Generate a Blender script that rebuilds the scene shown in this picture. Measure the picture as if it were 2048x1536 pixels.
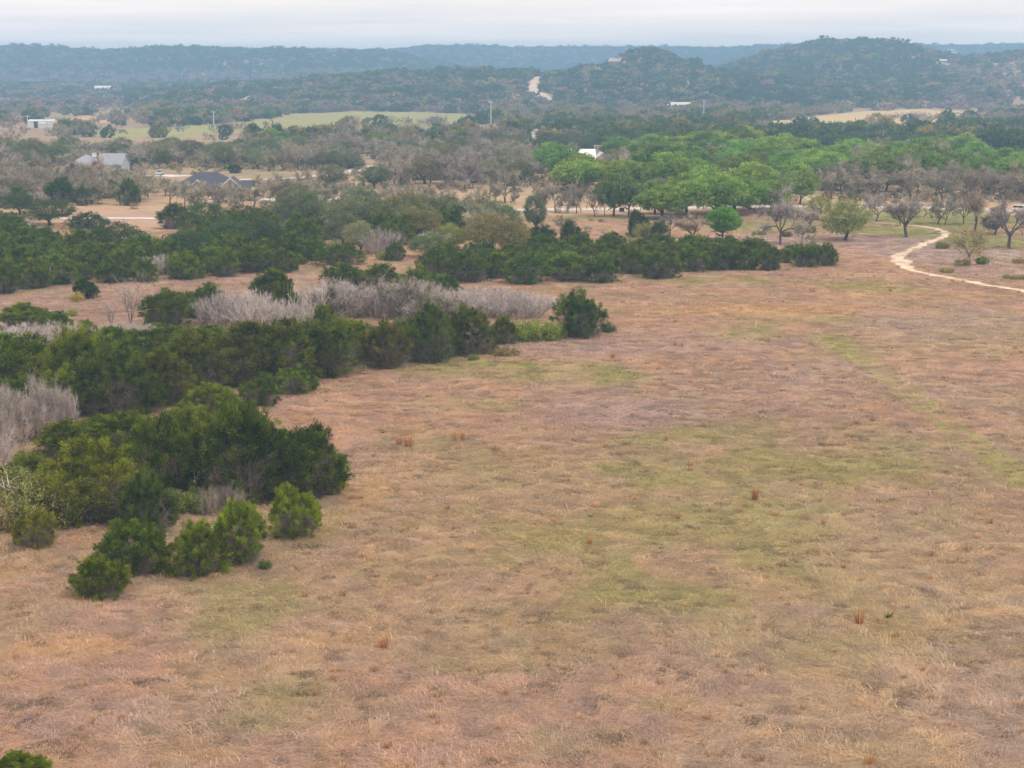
import bpy, math, random
import numpy as np
from mathutils import Vector

for _o in list(bpy.data.objects):
    bpy.data.objects.remove(_o)
sc = bpy.context.scene
COL = sc.collection
R = math.radians

# ------------------------------------------------------------------ camera
CAM_H = 35.0            # drone height above the field
FPX = 3400.0            # focal length in pixels of the 2048 px wide photograph
HORIZON = 150.0
PITCH = math.atan((768 - HORIZON) / FPX)
cd = bpy.data.cameras.new('camera'); cam = bpy.data.objects.new('camera', cd); COL.objects.link(cam)
cam.location = (0, 0, CAM_H); cam.rotation_euler = (math.pi / 2 - PITCH, 0, 0)
cd.sensor_width = 36.0; cd.lens = FPX / 2048 * 36; cd.clip_start = 1; cd.clip_end = 30000
sc.camera = cam

# ------------------------------------------------------------------ sky, sun, exposure
SUN_EL, SUN_AZ = R(52), R(125)     # azimuth measured clockwise from +Y (view direction)
w = bpy.data.worlds.new('World'); sc.world = w; w.use_nodes = True
nt = w.node_tree; nt.nodes.clear()
N = nt.nodes.new; LK = nt.links.new
out = N('ShaderNodeOutputWorld'); mixs = N('ShaderNodeMixShader')
bg1 = N('ShaderNodeBackground'); bg2 = N('ShaderNodeBackground')
sky = N('ShaderNodeTexSky'); sky.sky_type = 'NISHITA'; sky.sun_disc = False
sky.sun_elevation = SUN_EL; sky.sun_rotation = SUN_AZ; sky.altitude = 300; sky.dust_density = 2.0
LK(sky.outputs[0], bg1.inputs[0]); bg1.inputs[1].default_value = 0.10
tc = N('ShaderNodeTexCoord'); sep = N('ShaderNodeSeparateXYZ'); LK(tc.outputs['Generated'], sep.inputs[0])
mx = N('ShaderNodeMath'); mx.operation = 'MAXIMUM'; mx.inputs[1].default_value = 0.0; LK(sep.outputs[2], mx.inputs[0])
ad = N('ShaderNodeMath'); ad.operation = 'ADD'; ad.inputs[1].default_value = 0.02; LK(mx.outputs[0], ad.inputs[0])
dx = N('ShaderNodeMath'); dx.operation = 'DIVIDE'; LK(sep.outputs[0], dx.inputs[0]); LK(ad.outputs[0], dx.inputs[1])
dy = N('ShaderNodeMath'); dy.operation = 'DIVIDE'; LK(sep.outputs[1], dy.inputs[0]); LK(ad.outputs[0], dy.inputs[1])
cb = N('ShaderNodeCombineXYZ'); LK(dx.outputs[0], cb.inputs[0]); LK(dy.outputs[0], cb.inputs[1])
nz = N('ShaderNodeTexNoise'); nz.inputs['Scale'].default_value = 0.16; nz.inputs['Detail'].default_value = 6
nz.inputs['Roughness'].default_value = 0.55; LK(cb.outputs[0], nz.inputs['Vector'])
rp = N('ShaderNodeValToRGB')
rp.color_ramp.elements[0].position = 0.32; rp.color_ramp.elements[0].color = (1.06, 0.92, 0.84, 1)
rp.color_ramp.elements[1].position = 0.70; rp.color_ramp.elements[1].color = (1.50, 1.27, 1.12, 1)
LK(nz.outputs['Fac'], rp.inputs[0]); LK(rp.outputs[0], bg2.inputs[0]); bg2.inputs[1].default_value = 1.0
mixs.inputs[0].default_value = 0.90
LK(bg1.outputs[0], mixs.inputs[1]); LK(bg2.outputs[0], mixs.inputs[2]); LK(mixs.outputs[0], out.inputs[0])

sl = bpy.data.lights.new('sun', 'SUN'); sl.energy = 1.8; sl.angle = R(15); sl.color = (1, 0.95, 0.88)
sun = bpy.data.objects.new('sun', sl); COL.objects.link(sun)
_sd = Vector((math.cos(SUN_EL) * math.sin(SUN_AZ), math.cos(SUN_EL) * math.cos(SUN_AZ), math.sin(SUN_EL)))
sun.rotation_euler = _sd.to_track_quat('Z', 'Y').to_euler()
sc.view_settings.view_transform = 'Standard'; sc.view_settings.look = 'None'
sc.view_settings.exposure = 0.17; sc.view_settings.gamma = 1.0
cy = sc.cycles
cy.max_bounces = 7; cy.diffuse_bounces = 4; cy.glossy_bounces = 1; cy.transmission_bounces = 3
cy.transparent_max_bounces = 6; cy.volume_bounces = 1; cy.use_denoising = True; cy.use_adaptive_sampling = False; cy.sample_clamp_indirect = 3.0
try:
    cy.denoiser = 'OPENIMAGEDENOISE'; cy.denoising_input_passes = 'RGB_ALBEDO_NORMAL'
except Exception:
    pass

# ------------------------------------------------------------------ numeric helpers
def hash2(xi, yi, seed):
    h = (xi.astype(np.int64) * 374761393 + yi.astype(np.int64) * 668265263 + seed * 982451653) & 0xffffffff
    h = ((h ^ (h >> 13)) * 1274126177) & 0xffffffff
    h = (h ^ (h >> 16)) & 0xffffffff
    return h / 4294967295.0

def vnoise(x, y, seed=0):
    x = np.asarray(x, float); y = np.asarray(y, float)
    xf = np.floor(x); yf = np.floor(y); u = x - xf; v = y - yf
    u = u * u * (3 - 2 * u); v = v * v * (3 - 2 * v)
    a = hash2(xf, yf, seed); b = hash2(xf + 1, yf, seed); c = hash2(xf, yf + 1, seed); d = hash2(xf + 1, yf + 1, seed)
    return (a * (1 - u) + b * u) * (1 - v) + (c * (1 - u) + d * u) * v

def fbm(x, y, seed=0, octv=4):
    s = 0; a = 0.5; t = 0
    for i in range(octv):
        s = s + a * vnoise(x * 2 ** i + 17.3 * i, y * 2 ** i - 9.1 * i, seed + i); t += a; a *= 0.55
    return s / t

def sstep(a, b, x):
    t = np.clip((x - a) / (b - a), 0, 1); return t * t * (3 - 2 * t)

SP, CP = math.sin(PITCH), math.cos(PITCH)

# ------------------------------------------------------------------ terrain
def crest(dist, pts, tree=6.0):
    xs = [(p[0] - 1024) / FPX * dist for p in pts]
    es = [max(0.0, CAM_H + dist * ((HORIZON - p[1]) / FPX) - tree) for p in pts]
    return np.array(xs), np.array(es)

RIDGES = [   # name, crest distance, front foot, back foot, silhouette (pixel x, pixel y)
    ('ridge', 2150, 1620, 2900, [(-400, 240), (0, 215), (150, 205), (250, 192), (376, 176), (444, 166), (533, 160), (598, 160), (700, 146), (817, 141), (977, 138), (1022, 138), (1073, 144), (1100, 144), (1176, 133), (1230, 136), (1377, 138), (1437, 142), (1520, 150), (1650, 165), (1800, 190), (1900, 220)]),
    ('knoll', 2300, 1850, 2700, [(1150, 190), (1190, 140), (1213, 129), (1247, 112), (1278, 99), (1295, 99), (1320, 105), (1350, 121), (1377, 129), (1410, 145), (1450, 180)]),
    ('dome', 2750, 1780, 3500, [(1330, 165), (1400, 140), (1447, 131), (1492, 116), (1526, 105), (1563, 97), (1594, 90), (1622, 83), (1652, 81), (1690, 83), (1734, 82), (1758, 85), (1779, 93), (1806, 104), (1834, 112), (1861, 124), (1892, 132), (1950, 150), (2050, 170)]),
    ('right', 2500, 1720, 3300, [(1750, 200), (1840, 150), (1892, 130), (1929, 123), (1981, 113), (2015, 103), (2048, 99), (2150, 92), (2400, 96), (2700, 110)]),
    ('left', 3700, 2950, 4500, [(-800, 110), (-300, 104), (0, 101), (80, 94), (130, 97), (200, 103), (330, 101), (370, 97), (480, 100), (690, 101), (800, 104), (844, 117), (885, 128), (933, 135), (1000, 145), (1080, 165)]),
    ('far', 4900, 3900, 6000, [(300, 120), (600, 110), (740, 105), (803, 102), (851, 97), (919, 94), (998, 94), (1022, 98), (1213, 96), (1380, 98), (1444, 98), (1468, 96), (1546, 93), (1640, 92), (1779, 90), (1861, 93), (1950, 92), (2048, 90), (2400, 92), (2900, 100)]),
]
_R = [(n, d, f, b) + crest(d, p) for n, d, f, b, p in RIDGES]

def terrain(x, y):
    x = np.asarray(x, float); y = np.asarray(y, float)
    tot = np.zeros(np.broadcast(x, y).shape)
    wob = (fbm(x / 260.0, y / 260.0, 5, 4) - 0.5)
    for n, d, f, b, xs, es in _R:
        e = np.interp(x, xs, es)
        yy = y + wob * 0.35 * (d - f)
        front = sstep(f, d, np.minimum(yy, d)) if n != 'knoll' else np.exp(-((yy - d) / 230.0) ** 2)
        back = 1 - 0.9 * sstep(d, b, y)
        s = e * front * (back if n != 'knoll' else 1)
        g = 1 + 0.35 * (fbm(x / 120.0, y / 170.0, 11, 3) - 0.5) * (1 - np.exp(-((y - d) / (0.35 * (d - f))) ** 2))
        tot = tot + (s * g) ** 5
    z = tot ** 0.2
    near = 1 - sstep(300, 600, y)
    z = z + near * 0.35 * (fbm(x / 14.0, y / 14.0, 21, 3) - 0.5)
    z = z + (1 - sstep(150, 260, y)) * 0.22 * (fbm(x / 3.2, y / 2.2, 23, 2) - 0.5)
    z = z + 2.5 * (fbm(x / 300.0, y / 300.0, 33, 2) - 0.5) * sstep(1700, 2400, y)
    return z

def ray(px, py):
    u = (px - 1024) / FPX; v = (768 - py) / FPX
    return np.array([u, CP + v * SP, -SP + v * CP])

_T = np.concatenate([np.linspace(60, 1500, 20), np.geomspace(1500, 6400, 1400)])
def gp(px, py):
    """point of the ground or hillside seen at photo pixel (px, py)"""
    d = ray(px, py)
    if d[2] < 0:
        t = CAM_H / -d[2]
        if d[1] * t < 1580:
            x, y = d[0] * t, d[1] * t
            return np.array([x, y, float(terrain(x, y))])
    X = d[0] * _T; Y = d[1] * _T; Z = CAM_H + d[2] * _T
    hit = np.nonzero(Z <= terrain(X, Y))[0]
    i = hit[0] if len(hit) else len(_T) - 1
    return np.array([X[i], Y[i], float(terrain(X[i], Y[i]))])

def mpp(p):                       # metres per photo pixel at a point
    return (p[1] * CP - (p[2] - CAM_H) * SP) / FPX

def zat(p, py):                   # height above p that is seen at pixel row py
    d = ray(1024, py)
    return CAM_H + p[1] * d[2] / d[1] - p[2]

def inpoly(x, y, poly):
    x = np.asarray(x, float); y = np.asarray(y, float)
    r = np.zeros(x.shape, bool); n = len(poly)
    for i in range(n):
        x0, y0 = poly[i][:2]; x1, y1 = poly[(i + 1) % n][:2]
        if y0 == y1: continue
        c = ((y0 > y) != (y1 > y)) & (x < (x1 - x0) * (y - y0) / (y1 - y0) + x0)
        r ^= c
    return r

def gpoly(pts):
    return [tuple(gp(a, b)[:2]) for a, b in pts]

# ------------------------------------------------------------------ materials
MATS = {}
def newmat(name):
    m = bpy.data.materials.new(name); m.use_nodes = True; m.node_tree.nodes.clear(); MATS[name] = m
    return m, m.node_tree.nodes.new, m.node_tree.links.new

def plain(name, rgb, rough=0.7, metal=0.0, noise=0.12, scale=3.0, bump=0.0):
    m, N, LK = newmat(name)
    o = N('ShaderNodeOutputMaterial'); b = N('ShaderNodeBsdfPrincipled')
    b.inputs['Roughness'].default_value = rough; b.inputs['Metallic'].default_value = metal
    g = N('ShaderNodeNewGeometry'); n = N('ShaderNodeTexNoise'); n.inputs['Scale'].default_value = scale; n.inputs['Detail'].default_value = 5
    LK(g.outputs['Position'], n.inputs['Vector'])
    r = N('ShaderNodeValToRGB')
    r.color_ramp.elements[0].position = 0.3; r.color_ramp.elements[1].position = 0.7
    r.color_ramp.elements[0].color = (*[c * (1 - noise) for c in rgb], 1); r.color_ramp.elements[1].color = (*[min(1, c * (1 + noise)) for c in rgb], 1)
    LK(n.outputs['Fac'], r.inputs[0]); LK(r.outputs[0], b.inputs['Base Color'])
    if bump:
        bp = N('ShaderNodeBump'); bp.inputs['Strength'].default_value = bump; bp.inputs['Distance'].default_value = 0.05
        LK(n.outputs['Fac'], bp.inputs['Height']); LK(bp.outputs[0], b.inputs['Normal'])
    LK(b.outputs[0], o.inputs[0])
    return m

def foliage(name, source='OBJ', trans=0.34, tipc=(1.5, 1.25, 0.85), lo=0.32, hi=3.0, rnd=0.25):
    """leaf or twig surface; colour from the object colour (or the point it grows on), varied leaf by leaf"""
    m, N, LK = newmat(name)
    o = N('ShaderNodeOutputMaterial')
    if source == 'OBJ':
        oi = N('ShaderNodeObjectInfo'); src = oi.outputs['Color']
    else:
        at = N('ShaderNodeAttribute'); at.attribute_type = 'INSTANCER'; at.attribute_name = 'col'; src = at.outputs['Color']
    t = N('ShaderNodeAttribute'); t.attribute_type = 'GEOMETRY'; t.attribute_name = 'tint'
    mr = N('ShaderNodeMapRange'); mr.inputs['To Min'].default_value = lo; mr.inputs['To Max'].default_value = hi
    LK(t.outputs['Fac'], mr.inputs['Value'])
    mul = N('ShaderNodeVectorMath'); mul.operation = 'SCALE'; LK(src, mul.inputs[0]); LK(mr.outputs[0], mul.inputs['Scale'])
    mixc = N('ShaderNodeMix'); mixc.data_type = 'RGBA'; mixc.blend_type = 'MULTIPLY'
    LK(t.outputs['Fac'], mixc.inputs[0]); LK(mul.outputs[0], mixc.inputs[6]); mixc.inputs[7].default_value = (*tipc, 1)
    col = mixc.outputs[2]
    d = N('ShaderNodeBsdfDiffuse'); LK(col, d.inputs[0])
    if trans > 0:
        tr = N('ShaderNodeBsdfTranslucent'); LK(col, tr.inputs[0])
        mx = N('ShaderNodeMixShader'); mx.inputs[0].default_value = trans
        LK(d.outputs[0], mx.inputs[1]); LK(tr.outputs[0], mx.inputs[2]); LK(mx.outputs[0], o.inputs[0])
    else:
        LK(d.outputs[0], o.inputs[0])
    return m

M_LEAF = foliage('leaf')
M_OAK = foliage('oak_leaf', trans=0.4, tipc=(1.25, 1.12, 0.95), lo=0.95, hi=2.5)
M_TWIG = foliage('twig', trans=0.15, tipc=(1.0, 1.0, 0.97), lo=0.65, hi=2.5)
M_FAR = foliage('far_leaf', 'INST', trans=0.3, tipc=(1.2,1.1,.9), lo=.7, hi=1.9)
M_GRASS = foliage('grass_blade', 'INST', trans=0.25, tipc=(1.04, 1.0, 0.96), lo=0.75, hi=1.3)
M_BARK = plain('bark', (0.095, 0.08, 0.068), 0.9, noise=0.35, scale=4)
M_DARKBARK = plain('dark_bark', (0.06, 0.05, 0.045), 0.9, noise=0.35, scale=4)
M_DEADWOOD = plain('bleached_wood', (0.50, 0.46, 0.43), 0.85, noise=0.2, scale=4)
M_WHITE = plain('white_metal', (0.78, 0.79, 0.80), 0.45, noise=0.06)
M_FARROOF = plain('weathered_white_roof', (0.56, 0.56, 0.57), 0.6, noise=0.1)
M_ROOFMETAL = plain('grey_metal_roof', (0.30, 0.32, 0.37), 0.4, 0.2, noise=0.08)
M_ROOFDARK = plain('slate_shingle', (0.055, 0.06, 0.085), 0.8, noise=0.3, scale=2)
M_BRICK = plain('pale_brick', (0.42, 0.34, 0.30), 0.9, noise=0.2, scale=4)
M_STONE = plain('cream_stone', (0.55, 0.46, 0.36), 0.9, noise=0.25, scale=2)
M_SIDING = plain('blue_grey_siding', (0.27, 0.32, 0.36), 0.7, noise=0.1)
M_TRIM = plain('pale_trim', (0.72, 0.70, 0.66), 0.6, noise=0.05)
M_GLASS = plain('window_glass', (0.03, 0.04, 0.05), 0.12, noise=0.2)
M_DOOR = plain('brown_door', (0.16, 0.10, 0.07), 0.6)
M_RED = plain('red_brown_wall', (0.30, 0.15, 0.11), 0.8)
M_TANROOF = plain('tan_roof', (0.40, 0.33, 0.28), 0.6)
M_NAVY = plain('navy_paint', (0.03, 0.05, 0.09), 0.5)
M_ORANGE = plain('orange_lumber', (0.70, 0.33, 0.10), 0.7, noise=0.2)
M_PANEL = plain('solar_glass', (0.16, 0.16, 0.22), 0.25, noise=0.15)
M_STEEL = plain('galvanised_steel', (0.55, 0.56, 0.56), 0.5, 0.2)
M_CARBLUE = plain('pale_blue_paint', (0.42, 0.50, 0.52), 0.3)
M_CARWHITE = plain('white_paint', (0.80, 0.80, 0.80), 0.3, noise=0.03)
M_CARDARK = plain('dark_paint', (0.03, 0.035, 0.045), 0.3)
M_TYRE = plain('rubber', (0.02, 0.02, 0.02), 0.9)
M_LAMP = plain('lamp_glass', (0.7, 0.7, 0.68), 0.2)
M_TRAIL = plain('pale_caliche', (0.62, 0.50, 0.36), 0.95, noise=0.25, scale=0.6, bump=0.3)
M_HILLROAD = plain('pale_hill_track', (0.55, 0.43, 0.32), 0.95, noise=0.2, scale=0.1)
M_ROAD = plain('pale_gravel_road', (0.56, 0.51, 0.49), 0.95, noise=0.12, scale=0.4)
M_CONC = plain('concrete', (0.66, 0.63, 0.60), 0.9, noise=0.08, scale=0.5)
M_STAKE = plain('painted_stake', (0.65, 0.58, 0.40), 0.7)

def ground_mat():
    m, N, LK = newmat('dry_grassland')
    o = N('ShaderNodeOutputMaterial'); b = N('ShaderNodeBsdfDiffuse')
    a = N('ShaderNodeAttribute'); a.attribute_name = 'col'
    g = N('ShaderNodeNewGeometry')
    def noise(s, det=5, rough=0.6):
        n = N('ShaderNodeTexNoise'); n.inputs['Scale'].default_value = s; n.inputs['Detail'].default_value = det
        n.inputs['Roughness'].default_value = rough; LK(g.outputs['Position'], n.inputs['Vector']); return n.outputs['Fac']
    def ramp(f, lo, hi, c0, c1):
        r = N('ShaderNodeValToRGB'); r.color_ramp.elements[0].position = lo; r.color_ramp.elements[1].position = hi
        r.color_ramp.elements[0].color = (*c0, 1); r.color_ramp.elements[1].color = (*c1, 1); LK(f, r.inputs[0]); return r.outputs[0]
    def mul(x, y):
        k = N('ShaderNodeMix'); k.data_type = 'RGBA'; k.blend_type = 'MULTIPLY'; k.inputs[0].default_value = 1.0
        LK(x, k.inputs[6]); LK(y, k.inputs[7]); return k.outputs[2]
    c = mul(a.outputs['Color'], ramp(noise(2.6, 6, 0.7), 0.32, 0.68, (0.72, 0.70, 0.68), (1.22, 1.22, 1.22)))
    c = mul(c, ramp(noise(0.35, 5), 0.35, 0.65, (0.88, 0.90, 0.92), (1.1, 1.08, 1.05)))
    c = mul(c, ramp(noise(0.06, 3), 0.35, 0.65, (0.93, 0.96, 1.0), (1.06, 1.03, 0.98)))
    LK(c, b.inputs[0])
    bp = N('ShaderNodeBump'); bp.inputs['Strength'].default_value = 0.6; bp.inputs['Distance'].default_value = 0.12
    LK(noise(3.5, 6, 0.7), bp.inputs['Height']); LK(bp.outputs[0], b.inputs['Normal'])
    LK(b.outputs[0], o.inputs[0]); return m
M_GROUND = ground_mat()

# ------------------------------------------------------------------ mesh helpers
def mesh_np(name, verts, faces, mat, tint=None, smooth=False):
    """verts (n,3), faces (m,3) or (m,4) numpy arrays"""
    me = bpy.data.meshes.new(name); verts = np.asarray(verts, np.float32); faces = np.asarray(faces, np.int32)
    k = faces.shape[1]; m = len(faces)
    me.vertices.add(len(verts)); me.vertices.foreach_set('co', verts.ravel())
    me.loops.add(m * k); me.loops.foreach_set('vertex_index', faces.ravel())
    me.polygons.add(m); me.polygons.foreach_set('loop_start', np.arange(0, m * k, k, dtype=np.int32))
    me.polygons.foreach_set('loop_total', np.full(m, k, np.int32))
    if smooth: me.polygons.foreach_set('use_smooth', np.ones(m, bool))
    if tint is not None:
        at = me.attributes.new('tint', 'FLOAT', 'POINT'); at.data.foreach_set('value', np.asarray(tint, np.float32))
    me.materials.append(mat); me.update(calc_edges=True); me.validate(); return me

class MB:
    """collects polygons for one small mesh"""
    def __init__(s): s.v = []; s.f = []
    def box(s, x0, x1, y0, y1, z0, z1):
        n = len(s.v); s.v += [(x, y, z) for z in (z0, z1) for y in (y0, y1) for x in (x0, x1)]
        s.f += [tuple(n + i for i in q) for q in ((0, 2, 3, 1), (4, 5, 7, 6), (0, 1, 5, 4), (2, 6, 7, 3), (0, 4, 6, 2), (1, 3, 7, 5))]; return s
    def prism(s, prof, a0, a1, axis='x'):
        """closed profile extruded along an axis; profile is (horizontal, z)"""
        n = len(s.v); k = len(prof)
        for a in (a0, a1):
            s.v += [((a, p, z) if axis == 'x' else (p, a, z)) for p, z in prof]
        s.f += [tuple(n + i for i in range(k)), tuple(n + k + i for i in reversed(range(k)))]
        s.f += [(n + i, n + k + i, n + k + (i + 1) % k, n + (i + 1) % k) for i in range(k)]; return s
    def tube(s, pts, rad, sides=6):
        pts = [Vector(p) for p in pts]; n0 = len(s.v)
        for i, p in enumerate(pts):
            d = (pts[min(i + 1, len(pts) - 1)] - pts[max(i - 1, 0)]).normalized()
            u = d.orthogonal().normalized(); v = d.cross(u)
            for k in range(sides):
                a = 2 * math.pi * k / sides; s.v.append(tuple(p + (u * math.cos(a) + v * math.sin(a)) * rad[i]))
        for i in range(len(pts) - 1):
            for k in range(sides):
                a = n0 + i * sides + k; b = n0 + i * sides + (k + 1) % sides
                s.f.append((a, b, b + sides, a + sides))
        s.f.append(tuple(n0 + k for k in reversed(range(sides)))); e = n0 + (len(pts) - 1) * sides
        s.f.append(tuple(e + k for k in range(sides))); return s
    def mesh(s, name, mat):
        me = bpy.data.meshes.new(name); me.from_pydata(s.v, [], s.f); me.materials.append(mat); me.update(); return me
    def build(s, name, mat, parent=None):
        return link(name, s.mesh(name, mat), parent)

def link(name, data, parent=None):
    o = bpy.data.objects.new(name, data); COL.objects.link(o)
    if parent: o.parent = parent
    return o

def tag(o, label=None, cat=None, group=None, kind=None):
    if label: o['label'] = label
    if cat: o['category'] = cat
    if group: o['group'] = group
    if kind: o['kind'] = kind
    return o

def root(name, loc, rz=0.0, label=None, cat=None, group=None):
    o = link(name, None); o.location = loc; o.rotation_euler = (0, 0, rz); o.empty_display_size = 0.5
    return tag(o, label, cat, group)

# ------------------------------------------------------------------ ground colour
DRY = np.array([0.42, 0.28, 0.19]); STRAW = np.array([0.42, 0.315, 0.20]); GRN = np.array([0.27, 0.265, 0.085])
OLV = np.array([0.34, 0.285, 0.155]); ORG = np.array([0.50, 0.325, 0.165]); PUR = np.array([0.36, 0.265, 0.22])
LAWN = np.array([0.20, 0.23, 0.075]); LILAC = np.array([0.37, 0.285, 0.25])
GREEN_P = [(1250, 1060, 640, 170, .55), (1000, 950, 420, 60, .5), (1750, 930, 320, 80, .5), (700, 1180, 330, 70, .5), (900, 1290, 380, 50, .4), (1900, 1060, 250, 60, .4), (1010, 738, 190, 20, 1), (1180, 752, 110, 18, 1), (1500, 662, 70, 16, .8), (1690, 690, 45, 22, .8), (935, 812, 90, 16, .8), (1330, 880, 120, 20, .9), (1650, 930, 250, 45, .8), (1100, 965, 330, 45, .8), (1500, 1010, 280, 50, .65), (1400, 1090, 240, 50, .65), (1050, 1100, 240, 50, .7), (1300, 1180, 280, 55, .8), (760, 1142, 90, 26, .8), (1000, 1235, 240, 45, .7), (540, 1190, 190, 45, .6), (430, 1245, 150, 36, .6), (2000, 960, 90, 80, .6), (1900, 1050, 140, 36, .6), (930, 1310, 150, 36, .6), (600, 1370, 90, 50, .5), (1330, 1410, 50, 14, .8), (1430, 562, 190, 9, .7), (1750, 574, 110, 9, .7), (1590, 640, 110, 12, .6), (700, 1060, 90, 30, .5), (850, 870, 100, 22, .4), (330, 1180, 90, 25, .4), (1130, 1480, 90, 30, .35), (520, 1440, 70, 25, .4)]
PURP_P = [(1150, 690, 230, 18, .6), (1240, 830, 140, 26, .7), (1900, 502, 170, 18, 1), (1740, 482, 130, 11, 1), (1500, 482, 170, 10, .9), (2010, 1420, 140, 110, .6), (1600, 745, 180, 30, .4), (250, 1430, 200, 40, .4), (1450, 690, 200, 20, .5), (1880, 640, 200, 30, .5), (1950, 545, 120, 12, .6)]
ORNG_P = [(1560, 622, 220, 14, 1), (745, 985, 55, 32, .8), (150, 1290, 150, 26, .7), (650, 1280, 90, 18, .7), (1750, 590, 250, 8, .6), (640, 1060, 40, 25, .6), (1100, 620, 60, 8, .4), (1720, 620, 150, 14, .6)]
LAWN_P = [(1860, 438, 190, 17, 1), (1965, 482, 100, 16, .9), (1770, 462, 90, 11, 1), (1480, 452, 70, 10, .8), (1560, 452, 90, 10, .7), (540, 352, 60, 6, .9), (335, 345, 60, 6, .5), (560, 397, 90, 5, .7), (1180, 437, 120, 5, .5), (480, 347, 40, 6, .7)]

def ell(lst):
    o = []
    for px, py, rx, ry, s in lst:
        c = gp(px, py); a = gp(px, py - ry); b = gp(px, py + ry)
        o.append((c[0], (a[1] + b[1]) / 2, rx * mpp(c) * 1.2, (a[1] - b[1]) / 2 * 1.25, s))
    return o
_G, _P, _O, _L = ell(GREEN_P), ell(PURP_P), ell(ORNG_P), ell(LAWN_P)
def patch(x, y, E, seed, edge=0.9):
    wob = (fbm(x / 9.0, y / 14.0, seed, 4) - 0.5) * edge
    r = np.zeros(x.shape)
    for cx, cy_, rx, ry, s in E:
        d = np.sqrt(((x - cx) / rx) ** 2 + ((y - cy_) / ry) ** 2)
        r = np.maximum(r, s * (1 - sstep(0.45, 1.25, d + wob)))
    return r

FIELD_GREEN = gpoly([(150, 262), (330, 254), (480, 247), (530, 237), (590, 228), (700, 223), (840, 224), (985, 229), (980, 243), (900, 252), (600, 262), (400, 272), (200, 275)])
FIELD_TAN = gpoly([(60, 246), (120, 238), (190, 231), (282, 231), (280, 240), (230, 247), (110, 251)])
FIELD_TAN2 = gpoly([(985, 249), (1040, 240), (1095, 235), (1110, 240), (1060, 250), (1000, 256)])
FIELD_GOLD = gpoly([(1500, 247), (1540, 243), (1620, 234), (1690, 226), (1800, 219), (1850, 218), (1920, 222), (1995, 228), (1990, 240), (1850, 246), (1700, 250)])
FIELD_TAN3 = gpoly([(1180, 226), (1250, 222), (1300, 224), (1290, 229), (1190, 231)])
STRIP_LEFT = gpoly([(95, 424), (330, 420), (345, 436), (330, 458), (230, 452), (110, 446)])
CLEARING = gpoly([(-80, 600), (100, 585), (250, 562), (420, 552), (600, 548), (640, 552), (520, 580), (400, 600), (300, 640), (230, 660), (120, 640), (-80, 625)])

TRACK = np.array(gpoly([(1680, 690), (1730, 722), (1800, 775), (1870, 830), (1950, 890), (2080, 975)]))
def track(x, y):
    d = np.full(x.shape, 99.)
    for a, b in zip(TRACK[:-1], TRACK[1:]):
        v = b - a; t = np.clip(((x - a[0]) * v[0] + (y - a[1]) * v[1]) / (v @ v), 0, 1); d = np.minimum(d, np.hypot(x - a[0] - t * v[0], y - a[1] - t * v[1]))
    return 1 - sstep(.25, .7, np.abs(d - .95))
def ground_col(x, y):
    sh = x.shape + (1,)
    n1 = fbm(x / 22.0, y / 40.0, 101, 4).reshape(sh); n2 = fbm(x / 6.0, y / 10.0, 131, 4).reshape(sh)
    n3 = fbm(x / 60.0, y / 90.0, 151, 3).reshape(sh)
    c = DRY * (1 - sstep(0.42, 0.66, n1)) + STRAW * sstep(0.42, 0.66, n1)
    k = sstep(0.50, 0.68, n2) * 0.45; c = c * (1 - k) + OLV * k
    k = sstep(0.55, 0.75, n3) * 0.4; c = c * (1 - k) + PUR * k
    def mixin(c, E, seed, colr, amt=1.0):
        k = (patch(x, y, E, seed).reshape(sh)) * amt; return c * (1 - k) + colr * k
    n4 = fbm(x / 1.9, y / 2.4, 177, 3).reshape(sh); k = sstep(.56, .68, n4) * .3; c = c * (1 - k) + ORG * k; k = sstep(.42, .32, n4) * .45; c = c * (1 - k) + PUR * .9 * k
    c = mixin(c, _P, 3, LILAC, 0.8); c = mixin(c, _O, 4, ORG, 0.7)
    g = patch(x, y, _G, 7).reshape(sh) * (0.55 + 0.45 * sstep(0.35, 0.6, n2))
    g = g * 0.9; q = 0.15 + 0.6 * sstep(0.40, 0.62, n2); c = c * (1 - g) + (GRN * q + OLV * np.array([1.02, 1.03, 0.95]) * (1 - q)) * g
    k = track(x, y).reshape(sh) * .85; c = c * (1 - k) + np.array([.34, .33, .12]) * k
    c = mixin(c, _L, 9, LAWN, 0.78)
    m = inpoly(x + 6 * (n2[..., 0] - .5), y + 8 * (n1[..., 0] - .5), STRIP_LEFT) | inpoly(x + 4 * (n2[..., 0] - .5), y, CLEARING)
    c = np.where(m[..., None], DRY * (0.85 + 0.24 * n2) * np.array([0.93, 0.99, 1.08]), c)
    # far plain and hills: dry brush, pinkish earth
    far = sstep(420, 700, y).reshape(sh)
    hillc = np.array([0.27, 0.215, 0.155]) * (0.75 + 0.5 * n2) + np.array([0.06, 0.06, 0.0]) * (n3 - 0.4)
    c = c * (1 - far * 0.75) + hillc * far * 0.75
    jx = x + 25 * (n1[..., 0] - .5); jy = y + 30 * (n2[..., 0] - .5)
    fld = (0.9 + 0.25 * n2)
    for pl, cc in ((FIELD_GREEN, (0.28, 0.275, 0.12)), (FIELD_TAN, (0.44, 0.29, 0.19)), (FIELD_TAN2, (0.50, 0.34, 0.19)), (FIELD_GOLD, (0.47, 0.37, 0.205)), (FIELD_TAN3, (0.45, 0.33, 0.22))):
        m = inpoly(jx, jy, pl); c = np.where(m[..., None], np.array(cc) * fld, c)
    return c

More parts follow.
